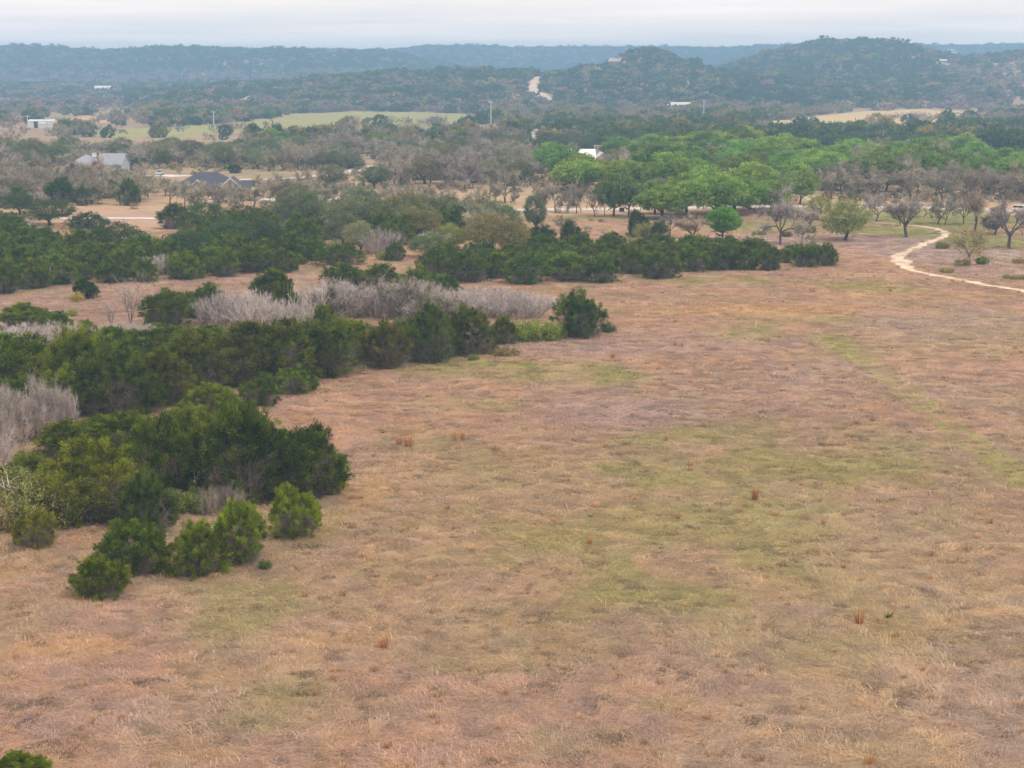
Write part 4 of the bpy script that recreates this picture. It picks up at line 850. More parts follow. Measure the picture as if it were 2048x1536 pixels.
fill([(-60, 335), (120, 335), (300, 333), (700, 338), (1050, 338), (1050, 297), (530, 297), (470, 308), (-60, 308)], 10.5, dict(B=6, Y=4, K=2, J=1, G=0.3), dict(SZ, B=(8.5, 12), Y=(8.5, 11.5)), dict(HR, B=(.58, .72), Y=(.56, .7)), dict(B='leafless oak in the grey wood on the left behind the houses', Y='tan budding oak in the grey wood on the left behind the houses', K='grey-green oak in the grey wood on the left behind the houses', J='juniper in the grey wood on the left behind the houses', G='green oak in the grey wood on the left behind the houses'), 8, 'trees of the grey wood', clear)
fill([(-60, 412), (90, 412), (340, 412), (335, 392), (260, 376), (100, 372), (-60, 350)], 9.0, dict(B=5, Y=3, J=4, L=1), SZ, HR, dict(B='leafless oak in the tangle below the metal-roofed house', Y='tan budding oak in the tangle below the metal-roofed house', J='juniper in the tangle below the metal-roofed house', L='leafless thicket in the tangle below the metal-roofed house'), 9, 'trees below the metal-roofed house', clear)
fill([(620, 380), (760, 378), (880, 368), (1060, 378), (1060, 338), (880, 338), (700, 338), (600, 345), (500, 342), (500, 336), (1060, 334)], 10.5, dict(B=5, Y=3, K=2), SZ, HR, dict(B='leafless oak between the road row and the grey wood', Y='tan budding oak between the road row and the grey wood', K='grey-green oak between the road row and the grey wood'), 10, 'trees between road and grey wood', clear)
fill([(1280, 448), (1420, 440), (1540, 432), (1600, 424), (1600, 414), (1290, 424)], 10, dict(G=3, B=1), SZ, HR, dict(G='green oak at the road behind the lone green tree', B='leafless oak at the road behind the lone green tree'), 11, 'trees at the road behind the lone green tree', clear)
fill([(560, 505), (720, 500), (840, 492), (980, 480), (1050, 470), (1000, 440), (840, 440), (700, 436), (560, 446)], 7.2, dict(K=3, J=3, Y=2, L=1), SZ, HR, dict(K='olive oak in the mixed stand below the road', J='juniper in the mixed stand below the road', Y='budding oak in the mixed stand below the road', L='leafless thicket in the mixed stand below the road'), 12, 'plants of the mixed stand below the road', clear)

# ------------------------------------------------------------------ buildings
def part_window(par, x, y, z, w_, h_, axis='y', side=-1):
    """pane with a frame, standing proud of the wall"""
    f = MB(); g = MB(); t = 0.05 * side
    a, b = sorted((y, y + t)); a2, b2 = sorted((y + t * 1.02, y + t * 1.5))
    if axis == 'y':
        f.box(x - w_ / 2 - .1, x + w_ / 2 + .1, a, b, z - .1, z + h_ + .1); g.box(x - w_ / 2, x + w_ / 2, a2, b2, z, z + h_)
    else:
        f.box(a, b, x - w_ / 2 - .1, x + w_ / 2 + .1, z - .1, z + h_ + .1); g.box(a2, b2, x - w_ / 2, x + w_ / 2, z, z + h_)
    p = g.build('window', M_GLASS, par); f.build('window_frame', M_TRIM, p)
def part_door(par, x, y, w_, h_, mat=None):
    d = MB().box(x - w_ / 2, x + w_ / 2, y - .06, y, 0, h_).build('door', mat or M_DOOR, par)
    MB().box(x + w_ * .32, x + w_ * .38, y - .12, y - .061, h_ * .45, h_ * .5).build('door_handle', M_STEEL, d)
def gable(par, x0, x1, y0, y1, eave, ridge, wall, roof, axis='x', oh=0.5, seams=0):
    """walls and gable roof; ridge runs along the axis"""
    if axis == 'x':
        m = (y0 + y1) / 2; MB().prism([(y0, 0), (y1, 0), (y1, eave), (m, ridge), (y0, eave)], x0, x1, 'x').build('wall', wall, par)
        k = (ridge - eave) / (m - y0); e = eave - k * oh
        prof = [(y0 - oh, e + .03), (m, ridge + .03), (y1 + oh, e + .03), (y1 + oh, e + .22), (m, ridge + .24), (y0 - oh, e + .22)]
        r = MB().prism(prof, x0 - oh, x1 + oh, 'x').build('roof', roof, par)
        if seams:
            for i in range(seams + 1):
                x = x0 - oh + .05 + (x1 - x0 + 2 * oh - .1) * i / seams
                MB().prism([(y0 - oh, e + .225), (m, ridge + .245), (m, ridge + .31), (y0 - oh, e + .29)], x - .03, x + .03, 'x').build('roof_seam', roof, r)
    else:
        m = (x0 + x1) / 2; MB().prism([(x0, 0), (x1, 0), (x1, eave), (m, ridge), (x0, eave)], y0, y1, 'y').build('wall', wall, par)
        k = (ridge - eave) / (m - x0); e = eave - k * oh
        prof = [(x0 - oh, e + .03), (m, ridge + .03), (x1 + oh, e + .03), (x1 + oh, e + .22), (m, ridge + .24), (x0 - oh, e + .22)]
        r = MB().prism(prof, y0 - oh, y1 + oh, 'y').build('roof', roof, par)
        s = MB(); s.prism([(x0 - oh, e - .1), (m, ridge - .1), (x1 + oh, e - .1), (x1 + oh, e + .2), (m, ridge + .22), (x0 - oh, e + .2)], y0 - oh - .06, y0 - oh - .01, 'y'); s.build('gable_trim', M_TRIM, r)
    return r
def hip(par, x0, x1, y0, y1, eave, ridge, wall, roof, oh=0.5):
    MB().box(x0, x1, y0, y1, 0, eave).build('wall', wall, par)
    a, b, c, d = x0 - oh, x1 + oh, y0 - oh, y1 + oh; k = (d - c) / 2; m = (c + d) / 2; b_ = MB()
    b_.v = [(a, c, eave - .15), (b, c, eave - .15), (b, d, eave - .15), (a, d, eave - .15), (a, c, eave + .03), (b, c, eave + .03), (b, d, eave + .03), (a, d, eave + .03), (a + k, m, ridge), (b - k, m, ridge)]
    b_.f = [(3, 2, 1, 0), (0, 1, 5, 4), (1, 2, 6, 5), (2, 3, 7, 6), (3, 0, 4, 7), (4, 5, 9, 8), (6, 7, 8, 9), (5, 6, 9), (7, 4, 8)]
    return b_.build('roof', roof, par)
def at(px, py): p = gp(px, py); return (float(p[0]), float(p[1]), float(p[2]) - 0.02), mpp(p)

loc, s = at(206, 352)
h = root('farmhouse', loc, R(-6), 'grey metal-roofed house half hidden by a leafless oak', 'house')
hip(h, -13.5, -1.6, 0, 11, 3.4, 7.2, M_SIDING, M_ROOFMETAL)
gable(h, -1.5, 7.2, -1.5, 8, 4.2, 7.6, M_SIDING, M_ROOFMETAL, 'x', 0.5, seams=12)
MB().box(2.2, 6.6, -1.58, -1.502, 0, 2.6).build('stone_facing', M_STONE, h); part_door(h, 3.0, -1.6, 1.1, 2.2)
part_window(h, 5.2, -1.585, 1.0, 1.6, 1.2); part_window(h, -9, 0, 1.0, 1.6, 1.4); part_window(h, -5, 0, 1.0, 1.6, 1.4); part_window(h, 3.0, 7.2, 1.2, 1.2, 1.3, 'x', 1)
cu = MB().box(-5.4, -4.2, 4.9, 6.1, 6.4, 7.9).build('chimney', M_WHITE, h); MB().box(-5.6, -4.0, 4.7, 6.3, 7.9, 8.1).build('chimney_cap', M_ROOFMETAL, cu)
MB().box(7.5, 7.75, -1.9, -1.65, 0, 3.8).build('porch_post', M_WHITE, h); MB().box(6.2, 8.0, -2.1, -1.55, 3.82, 3.98).build('porch_roof', M_ROOFMETAL, h)

loc, s = at(415, 392)
h = root('brick_house', loc, R(4), 'brick house with dark slate hip roof and pale gable trim', 'house')
hip(h, -9.5, 8.5, 1.5, 14, 2.9, 6.6, M_BRICK, M_ROOFDARK)
gable(h, 4.2, 9.8, -2.2, 8, 2.9, 5.3, M_BRICK, M_ROOFDARK, 'y'); gable(h, -4.8, -0.6, -0.4, 7, 2.9, 4.7, M_BRICK, M_ROOFDARK, 'y')
gable(h, 9.9, 12.5, 2.5, 9, 2.6, 4.0, M_BRICK, M_ROOFDARK, 'x')
MB().box(6.75, 7.25, -2.27, -2.202, 3.3, 4.2).build('gable_vent', M_GLASS, h)
part_door(h, 1.4, 1.48, 1.2, 2.2); part_window(h, 7.0, -2.2, 0.9, 2.0, 1.4); part_window(h, -2.7, -0.4, 0.9, 1.5, 1.4); part_window(h, -7.2, 1.5, 0.9, 1.6, 1.4); part_window(h, 3.0, 1.5, 1.0, 0.8, 1.2)

loc, s = at(1170, 332)
h = root('farmhouse', loc, R(3), 'long white metal-roofed house glimpsed among green oaks', 'house')
gable(h, -8, 4, 0, 9, 3.2, 6.2, M_STONE, M_WHITE, 'x', seams=10); gable(h, 4.1, 9, -2.0, 8, 3.0, 5.2, M_STONE, M_WHITE, 'y')
tw = MB().box(4.6, 7.4, 8.2, 11, 0, 7.4).build('tower', M_TANROOF, h); MB().box(4.3, 7.7, 7.9, 11.3, 7.4, 7.6).build('tower_roof', M_TANROOF, tw)
for x in (5.1, 6.0, 6.9): part_window(tw, x, 8.2, 6.1, 0.6, 0.8)
part_door(h, -2, -.02, 1.1, 2.2); part_window(h, -5.5, 0, 1, 1.6, 1.3); part_window(h, 1.5, 0, 1, 1.6, 1.3)

loc, s = at(1071, 284)
h = root('white_house', loc, R(-4), 'small white two-storey house above the green wood', 'house')
gable(h, -2.2, 2.2, 0, 6, 5.2, 6.6, M_WHITE, M_ROOFMETAL, 'y'); part_door(h, -1.0, -.02, 1, 2.1)
part_window(h, 0, 0, 3.6, 0.9, 1.1); part_window(h, 1.2, 0, 1.0, 0.9, 1.1)

loc, s = at(2015, 296)
h = root('solar_barn', loc, R(-2), 'long barn at the right edge with roof of grey-violet panels', 'barn')
MB().prism([(0, 0), (11, 0), (11, 5.2), (0, 2.2)], -11.5, 16, 'x').build('wall', M_SIDING, h)
rf = MB().prism([(-.6, 2.1), (11.4, 5.37), (11.4, 5.52), (-.6, 2.25)], -12, 16.5, 'x').build('roof', M_ROOFMETAL, h)
pm = MB().prism([(0, 0.03), (1.72, 0.03 + 1.72 * .2727), (1.72, .09 + 1.72 * .2727), (0, .09)], 0, 1.7, 'x').mesh('solar_panel', M_PANEL)
for r_ in range(6):
    for c_ in range(15):
        if (r_, c_) in ((0, 0), (0, 1), (1, 0)): continue
        o = link('solar_panel', pm, rf); y0 = -.3 + r_ * 1.92; o.location = (-11.6 + c_ * 1.86, y0, 2.25 + (y0 + .6) * .2727)
MB().box(1.5, 4.5, 11.45, 14, 5.2, 6.1).build('roof_vent', M_WHITE, h); part_door(h, -4, -.02, 3, 2.0, M_NAVY)

loc, s = at(82, 256)
h = root('steel_barn', loc, R(5), 'white steel barn with an open bay beside the tan field', 'barn')
gable(h, -8.5, 8.5, 0, 12, 4.4, 5.4, M_FARROOF, M_FARROOF, 'x', .2); MB().box(-4.6, -1.6, -.06, -.005, 0, 3.6).build('bay_shade_panel', M_CARDARK, h)  # dark panel on the closed wall paints the shade inside the bay
gable(h, -1.0, 4.0, -5, -.2, 3.0, 3.6, M_STEEL, M_STEEL, 'x', .2); MB().box(-5.0, -1.4, -.09, -.061, 3.6, 4.2).build('sign_board', M_GLASS, h)

def farm(px, py, wm, dm, ev, rg, wall, roof, label, name='farmhouse', rz=0, ax='x', cat='house'):
    loc, s = at(px, py); h = root(name, loc, R(rz), label, cat)
    gable(h, -wm / 2, wm / 2, 0, dm, ev, rg, wall, roof, ax, 0.8); part_door(h, wm * .2, -.02, 1.4, 2.2)
    for q in (-.3, -.05, .4): part_window(h, wm * q, 0, 1.0, 1.6, 1.4)
    return h
farm(204, 184, 22, 16, 4.0, 8.5, M_STONE, M_FARROOF, 'white-roofed farmhouse on the far plain at the left')
farm(553, 168, 21, 14, 3.4, 6.4, M_STONE, M_FARROOF, 'long white roof on the wooded ridge at the left', 'ridge_house', 6)
farm(597, 169, 5.5, 6, 6.2, 7.4, M_FARROOF, M_FARROOF, 'small white tower house on the wooded ridge', 'tower_house')
farm(617, 168, 6, 5, 2.6, 3.8, M_FARROOF, M_FARROOF, 'little white shed right of the ridge tower house', 'shed', cat='shed')
farm(1362, 218, 18, 12, 3.4, 6.4, M_STONE, M_FARROOF, 'white-roofed house at the foot of the knoll')
farm(1326, 216, 11, 7, 2.4, 3.4, M_STEEL, M_FARROOF, 'low white shed left of the house below the knoll', 'shed', cat='shed')
hh = farm(1228, 131, 16, 12, 5.5, 9.5, M_RED, M_TANROOF, 'red-brown house with tan roof on the shoulder of the knoll', 'hill_house', -25)
MB().box(3, 7, 4, 8, 9.0, 11.2).build('roof_lantern', M_TANROOF, hh)
farm(1887, 126, 9, 7, 3, 4.6, M_STONE, M_FARROOF, 'white house in the saddle behind the right hill', 'hill_house')
farm(1902, 103, 16, 10, 4, 6, M_STONE, M_FARROOF, 'tiny white roof on the farthest ridge at the right', 'hill_house')

# ------------------------------------------------------------------ poles, vehicles, roadside things
def pole(px, base, top, label):
    p = gp(px, base); hgt = zat(p, top); r = root('utility_pole', tuple(p - [0, 0, .05]), 0, label, 'pole', 'utility poles across the valley')
    MB().tube([(0, 0, 0), (0, 0, hgt * .5), (0, 0, hgt)], [.38, .32, .24], 8).build('mast', M_STEEL, r)
    a = MB().box(-1.7, 1.7, -.12, .12, hgt - 1.0, hgt - .75).build('crossarm', M_STEEL, r)
    for x in (-1.5, 0.6, 1.5): MB().tube([(x, 0, hgt - .75), (x, 0, hgt - .35)], [.09, .06], 6).build('insulator', M_TRIM, a)
pole(982, 259, 202, 'tall pale utility pole at the right end of the green field'); pole(1407, 247, 199, 'utility pole below the knoll'); pole(1850, 247, 202, 'utility pole in the golden field at the right'); pole(428, 268, 221, 'utility pole at the near side of the green field'); pole(56, 264, 230, 'utility pole in front of the white steel barn')

def car(px, py, rz, mat, label, suv=True, name='parked_car'):
    loc, s = at(px, py); r = root(name, (loc[0], loc[1], loc[2] + .06), R(rz), label, 'car')
    hh = 1.75 if suv else 1.42; L = 2.35
    b = MB().prism([(-L, .42), (L, .42), (L, .72), (L - .1, .92), (1.1, 1.03), (-L + .05, 1.05), (-L - .02, .8)], -.92, .92, 'y').build('body', mat, r)
    MB().prism([(1.05, 1.032), (.45, hh - .06), (.3, hh), (-1.9 if suv else -.9, hh), (-2.05 if suv else -1.2, hh - .1), (-2.2 if suv else -1.75, 1.052)], -.78, .78, 'y').build('cabin', mat, r)
    MB().prism([(.98, 1.10), (.42, hh - .14), (-1.85 if suv else -.95, hh - .14), (-2.0 if suv else -1.5, 1.10)], -.80, .80, 'y').build('window', M_GLASS, r)
    m = MB(); m.v = [(1.06, -.7, 1.06), (1.06, .7, 1.06), (.5, .62, hh - .08), (.5, -.62, hh - .08), (1.0, -.7, 1.05), (1.0, .7, 1.05), (.44, .62, hh - .1), (.44, -.62, hh - .1)]
    m.f = [(0, 1, 2, 3), (7, 6, 5, 4), (0, 4, 5, 1), (1, 5, 6, 2), (2, 6, 7, 3), (3, 7, 4, 0)]; m.build('windscreen', M_GLASS, r)
    for x in (-1.4, 1.45):
        for y in (-.86, .86):
            wv = MB().tube([(x, y - .12, .36), (x, y + .12, .36)], [.36, .36], 14).build('wheel', M_TYRE, r); sg = 1 if y > 0 else -1
            MB().tube([(x, y + sg * .121, .36), (x, y + sg * .14, .36)], [.2, .2], 10).build('rim', M_STEEL, wv)
    for y in (-.62, .62): MB().box(L + .001, L + .03, y - .2, y + .2, .68, .82).build('headlight', M_LAMP, r)
    return r
car(319, 350, -88, M_CARBLUE, 'pale blue sport utility car parked on the concrete beside the trailer')
car(512, 396, 5, M_CARDARK, 'dark car parked on the driveway under the road oaks', False)
car(2042, 424, -35, M_CARWHITE, 'white car at the right photo edge beside the road', True)

loc, s = at(268, 354); r = root('open_trailer', (loc[0], loc[1], loc[2] + .07), R(2), 'long navy trailer parked beside the metal-roofed house', 'trailer')
bd = MB().box(-3.2, 3.4, 0, 2.3, .7, .82).build('bed', M_NAVY, r)
for a, b, c_, d in ((-3.2, 3.4, -.08, 0), (-3.2, 3.4, 2.3, 2.38)): MB().box(a, b, c_, d, .6, 1.9).build('side_wall', M_NAVY, r)
for x in (-3.28, 3.4): MB().box(x, x + .08, -.08, 2.38, .6, 1.9).build('end_wall', M_NAVY, r)
MB().box(-3.3, 3.5, -.12, -.081, 1.78, 1.98).build('top_rail', M_WHITE, r)
for x in (-1, .2):
    for y in (-.25, 2.55): MB().tube([(x, y - .12, .4), (x, y + .12, .4)], [.4, .4], 12).build('wheel', M_TYRE, r)
MB().box(3.5, 4.8, 1.0, 1.25, .55, .68).build('hitch_bar', M_STEEL, r)
loc, s = at(261, 356); r = root('lumber_stack', (loc[0], loc[1], loc[2] + .08), R(2), 'orange lumber stack in front of the navy trailer', 'lumber')
for j in range(4):
    for i in range(5): MB().box(-1.8, 1.8, i * .26, i * .26 + .23, j * .24, j * .24 + .22).build('plank', M_ORANGE, r)

def bin_(px, py, label, rz=0):
    loc, s = at(px, py); r = root('trash_bin', (loc[0], loc[1], loc[2]), R(rz), label, 'bin')
    m = MB(); m.v = [(-.28, -.3, .1), (.28, -.3, .1), (.28, .3, .1), (-.28, .3, .1), (-.36, -.38, 1.05), (.36, -.38, 1.05), (.36, .38, 1.05), (-.36, .38, 1.05)]
    m.f = [(3, 2, 1, 0), (4, 5, 6, 7), (0, 1, 5, 4), (1, 2, 6, 5), (2, 3, 7, 6), (3, 0, 4, 7)]; m.build('body', M_CARDARK, r)
    MB().box(-.4, .4, -.42, .44, 1.06, 1.13).build('lid', M_CARDARK, r)
    for x in (-.3, .3): MB().tube([(x - .04, .3, .14), (x + .04, .3, .14)], [.14, .14], 10).build('wheel', M_TYRE, r)
bin_(687, 404, 'black trash bin under the road oaks on the left'); bin_(690, 404.4, 'black trash bin right beside the other under the oaks'); bin_(1241, 424, 'left black trash bin under the green oaks at the road'); bin_(1246, 424, 'right black trash bin under the green oaks at the road')
loc, s = at(833, 419); r = root('mailbox', loc, 0, 'dark mailbox on a post beside the pale road', 'mailbox')
MB().box(-.06, .06, -.06, .06, 0, 1.1).build('post', M_DARKBARK, r); bx = MB().prism([(-.35, 1.1), (.35, 1.1), (.35, 1.55), (.2, 1.75), (-.2, 1.75), (-.35, 1.55)], -.55, .55, 'y').build('box', M_CARDARK, r); MB().box(.36, .39, -.2, .1, 1.4, 1.6).build('flag', M_RED, bx)
loc, s = at(1512, 657); r = root('survey_stake', loc, 0, 'thin pale survey stake standing in the open field', 'stake')
MB().box(-.04, .04, -.03, .03, 0, 1.1).build('post', M_STAKE, r); MB().box(-.05, .05, -.04, .04, .9, 1.08).build('painted_top', M_TRIM, r)
loc, s = at(1600, 480)
rng = np.random.default_rng(5); pts, d = wander(rng, np.array([0., 0, .25]), np.array([1., .1, .05]), 4.5, 8, .18); pts[:, 2] = np.abs(pts[:, 2] - .2) + .12
k1, _ = wander(rng, pts[4], unit(np.array([.6, .7, .25])), 1.6, 4, .2); k2, _ = wander(rng, pts[6], unit(np.array([.8, -.4, .3])), 1.2, 4, .2)
v, f = tubes_np([(pts, np.linspace(.14, .05, 9)), (k1, np.linspace(.06, .02, 5)), (k2, np.linspace(.05, .02, 5))], 6)
tag(link('fallen_branch', mesh_np('fallen_branch', v, f, M_DEADWOOD)), 'grey fallen branch on the grass right of the large leafless tree', 'branch').location = loc

# bunch grass and small rosettes in the field
def bunch_mesh(seed, n=75, h=0.95, r=0.16):
    g = np.random.default_rng(seed); a = g.random(n) * 6.283; rr = r * np.sqrt(g.random(n))
    c = np.stack([rr * np.cos(a), rr * np.sin(a), np.zeros(n)], -1); d = unit(np.stack([np.cos(a) * .18, np.sin(a) * .18, np.ones(n)], -1) + g.normal(size=(n, 3)) * .10)
    v, f, t = blades(c, d, h * (.3 + .7 * g.random(n) ** .7), .032, g.random(n), g); v[:, 2] = np.maximum(v[:, 2], 0); return mesh_np('bunch_grass', v, f, M_TWIG, t)
BM = [bunch_mesh(i) for i in range(4)]
for i, (x, b, hpx, lb) in enumerate([(797, 890, 22, 'left of two orange bunch grasses near a tiny green rosette'), (818, 893, 28, 'right taller of two orange bunch grasses near a tiny green rosette'), (911, 882, 20, 'left of the close pair of orange bunch grasses'), (925, 880, 18, 'right of the close pair of orange bunch grasses'), (1225, 717, 16, 'single orange bunch grass right of the green strip'), (1350, 692, 10, 'left of two small orange bunch grasses in the upper field'), (1365, 693, 9, 'right of two small orange bunch grasses in the upper field'), (1509, 999, 24, 'dark red-orange bunch grass in the middle right of the field'), (767, 1297, 30, 'orange bunch grass in the lower left of the field'), (1719, 1247, 32, 'orange bunch grass in the lower right of the field'), (1647, 1052, 16, 'small orange bunch grass right of the dark red-orange one'), (1740, 1534, 26, 'wide orange bunch grass at the bottom edge of the photo'), (1355, 1036, 14, 'small orange bunch grass in the middle of the field'), (1180, 1085, 14, 'small orange bunch grass left of the middle of the field')]):
    p = gp(x, b); o = link('bunch_grass', BM[i % 4]); o.location = tuple(p); k = 1.25 * zat(p, b - hpx) / .92; o.scale = (k * (1.9 if i == 11 else 1.0), k * 1.0, k); o.color = (0.31, 0.17, 0.085, 1) if i != 7 else (0.22, 0.11, 0.06, 1)
    tag(o, lb, 'grass', 'orange bunch grasses in the field')
def rosette(px, py, k, label, col):
    g = np.random.default_rng(int(px)); n = 26; a = g.random(n) * 6.283; d = unit(np.stack([np.cos(a), np.sin(a), .35 + .8 * g.random(n)], -1))
    v, f, t = blades(np.zeros((n, 3)) + [0, 0, .03], d, .5 * (.7 + .5 * g.random(n)), .09, g.random(n), g); v[:, 2] = np.maximum(v[:, 2], 0.01)
    o = link('rosette_plant', mesh_np('rosette_plant', v, f, M_LEAF, t)); o.location = tuple(gp(px, py)); o.scale = (k, k, k); o.color = (*col, 1); tag(o, label, 'plant')
rosette(766, 866, 1.0, 'tiny bright green rosette plant near two orange bunch grasses', (0.10, 0.16, 0.02)); rosette(1775, 1238, 1.1, 'small dark green rosette plant in the lower right of the field', (0.06, 0.10, 0.035)); rosette(1322, 1098, 0.7, 'very small dark rosette plant in the green middle of the field', (0.06, 0.09, 0.03)); rosette(1180, 1033, 1.0, 'low green clump of leaves in the middle of the field', (0.11, 0.15, 0.03)); rosette(652, 803, .8, 'small green rosette plant right of the field corner trio', (0.08, 0.11, 0.03))

# ------------------------------------------------------------------ uncountable growth (points carrying plants)
def scatter(name, label, cat, P, S, RZ, IDX, C, protos):
    col = bpy.data.collections.new(name + '_kinds')
    for i, me in enumerate(protos):
        col.objects.link(bpy.data.objects.new('%s_kind_%02d' % (name, i), me))
    me = bpy.data.meshes.new(name); n = len(P); me.vertices.add(n); me.vertices.foreach_set('co', P.astype(np.float32).ravel())
    def attr(nm, ty, key, arr): a = me.attributes.new(nm, ty, 'POINT'); a.data.foreach_set(key, arr)
    attr('size', 'FLOAT_VECTOR', 'vector', S.astype(np.float32).ravel()); rot = np.zeros((n, 3), np.float32); rot[:, 2] = RZ; attr('rot', 'FLOAT_VECTOR', 'vector', rot.ravel())
    attr('kind_index', 'INT', 'value', IDX.astype(np.int32)); attr('col', 'FLOAT_COLOR', 'color', np.concatenate([C, np.ones((n, 1))], 1).astype(np.float32).ravel())
    me.update(); o = link(name, me); tag(o, label, cat, kind='stuff')
    g = bpy.data.node_groups.new(name, 'GeometryNodeTree'); g.interface.new_socket('Geometry', in_out='INPUT', socket_type='NodeSocketGeometry'); g.interface.new_socket('Geometry', in_out='OUTPUT', socket_type='NodeSocketGeometry')
    N = g.nodes.new; LK = g.links.new; gi = N('NodeGroupInput'); go = N('NodeGroupOutput'); ip = N('GeometryNodeInstanceOnPoints'); ci = N('GeometryNodeCollectionInfo')
    ci.inputs['Collection'].default_value = col; ci.inputs['Separate Children'].default_value = True; ci.inputs['Reset Children'].default_value = True
    def na(nm, ty): q = N('GeometryNodeInputNamedAttribute'); q.data_type = ty; q.inputs['Name'].default_value = nm; return q.outputs['Attribute']
    LK(gi.outputs[0], ip.inputs['Points']); LK(ci.outputs[0], ip.inputs['Instance']); ip.inputs['Pick Instance'].default_value = True
    LK(na('kind_index', 'INT'), ip.inputs['Instance Index']); LK(na('rot', 'FLOAT_VECTOR'), ip.inputs['Rotation']); LK(na('size', 'FLOAT_VECTOR'), ip.inputs['Scale']); LK(ip.outputs[0], go.inputs[0])
    md = o.modifiers.new('scatter', 'NODES'); md.node_group = g; return o

def far_leafy(seed, n, nb, L, W, w_=7.0, h_=5.0, cr=.7):
    g = np.random.default_rng(seed); r = w_ / 2; lobes = [(0, 0, h_ * .5, r * .7, r * .7, h_ * .45)]
    for k in range(5):
        a = g.random() * 6.28; q = r * (.3 + .2 * g.random()); lobes.append((r * .5 * math.cos(a), r * .5 * math.sin(a), h_ * (.3 + .35 * g.random()), q, q, q))
    (v, f, t), p, o = crown(g, lobes, n, cr, nb, L, W, up=.4, zmin=.15, h=h_); return v, f, t
def far_bare(seed, per, W):
    g = np.random.default_rng(seed); lv, tips = skeleton(g, 7.0, 9.0, 1.8, .26, forks=4, kids=(3, 3, 3)); me = twig_mesh(g, tips, per, .9, W); me.materials[0] = M_FAR; return me
def far_mesh(*a, **k): v, f, t = far_leafy(*a, **k); return mesh_np('far_plant', v, f, M_FAR, t)

g = np.random.default_rng(99)
def jgrid(y0, y1, sp, half=0.40):
    ny = int((y1 - y0) / sp); out = []
    for j in range(ny):
        y = y0 + (j + .5) * sp; hw = y * half + 40; n = int(2 * hw / sp); x = -hw + (np.arange(n) + g.random(n)) * sp; out.append(np.stack([x, y + (g.random(n) - .5) * sp * 1.4], -1))
    return np.concatenate(out)
def tocol(base, n, v=.22): k = 1 + (g.random((n, 1)) - .5) * 2 * v; h_ = (g.random((n, 1)) - .5) * .3; return base * k * np.concatenate([1 + h_, np.ones((n, 1)), 1 - h_], 1)
C_J = np.array([0.056, 0.088, 0.034]); C_Y = np.array([0.18, 0.175, 0.055]); C_GY = np.array([0.215, 0.19, 0.16]); C_G = np.array([0.075, 0.115, 0.035]); C_LI = np.array([0.26, 0.2, 0.19])

# valley woodland between the countable trees and the hills
P2 = jgrid(800, 1640, 10.5); x, y = P2[:, 0], P2[:, 1]
jx = x + 25 * (fbm(x / 22., y / 40., 101) - .5); keep = np.ones(len(P2), bool)
for pl in (FIELD_GREEN, FIELD_TAN, FIELD_TAN2, FIELD_GOLD, FIELD_TAN3): keep &= ~inpoly(jx, y, pl)
dens = .92 * np.ones(len(P2)); n3 = fbm(x / 80., y / 120., 301, 3); dens *= np.where(n3 < .40, .55, 1)
lx = x / y * FPX + 1024; dens = np.where((y > 1350) & (lx < 260), .35, dens)
for bx, by, bw in ((82, 256, 60), (1360, 218, 40), (1071, 284, 20)):
    q = gp(bx, by); keep &= ~((np.abs(x - q[0] * y / q[1]) < bw * .6 * mpp(q)) & (y < q[1] + 6) & (y > q[1] - 130))
row_ = HORIZON + FPX * CAM_H / y
top_ = np.interp(lx, [60, 150, 330, 480, 530, 590, 700, 985], [246, 262, 254, 247, 237, 228, 223, 229]); bot_ = np.interp(lx, [60, 200, 400, 600, 900, 980], [262, 275, 272, 262, 252, 246])
dens = np.where((lx < 1000) & (row_ > bot_ - 1) & (row_ < bot_ + np.where(lx < 500, 36, 19)), np.where(lx < 500, .05, .13), dens); dens = np.where((lx > 290) & (lx < 1000) & (row_ < top_), .97, dens); dens = np.where((lx <= 290) & (row_ < 262), .2, dens)
dens = np.where((lx > 1510) & (lx < 2010) & (row_ < 268) & (row_ > 246), .10, dens)
keep &= g.random(len(P2)) < dens; P2 = P2[keep]; x, y = P2[:, 0], P2[:, 1]; lx = x / y * FPX + 1024; n = len(P2)
right = sstep(950, 1250, lx) * (1 - sstep(1000, 1250, y)); nn = fbm(x / 45., y / 60., 401, 3); u = g.random(n)
typ = np.where(u < .12 + .5 * right * (nn > .42), 0, np.where(u < .22 + .52 * right, 1, np.where(u < .30 + .5 * right, 2, 3)))
C = np.zeros((n, 3))
for k, c0 in enumerate((C_G, C_J, C_Y, C_GY)): m = typ == k; C[m] = tocol(c0, m.sum())
m = typ == 3; C[m] = tocol(C_GY, m.sum(), .2)
IDX = np.where(typ == 3, 3 + g.integers(0, 4, n), g.integers(0, 3, n)); kk = .85 + .5 * g.random(n)
S = np.where((typ == 3)[:, None], np.stack([kk * 1.15, kk * 1.15, kk * 1.0], -1), np.where((typ == 1)[:, None], np.stack([kk, kk, kk * 1.0], -1), np.stack([kk * 1.35, kk * 1.35, kk * 1.45], -1)))
scatter('valley_woodland', 'distant mixed grey and green woodland covering the valley floor', 'woodland', np.stack([x, y, terrain(x, y)], -1), S, g.random(n) * 6.28, IDX, C,
        [far_mesh(500 + i, 75, 12, .75, .55) for i in range(3)] + [far_bare(520 + i, 5, .14) for i in range(4)])
print('valley', n)

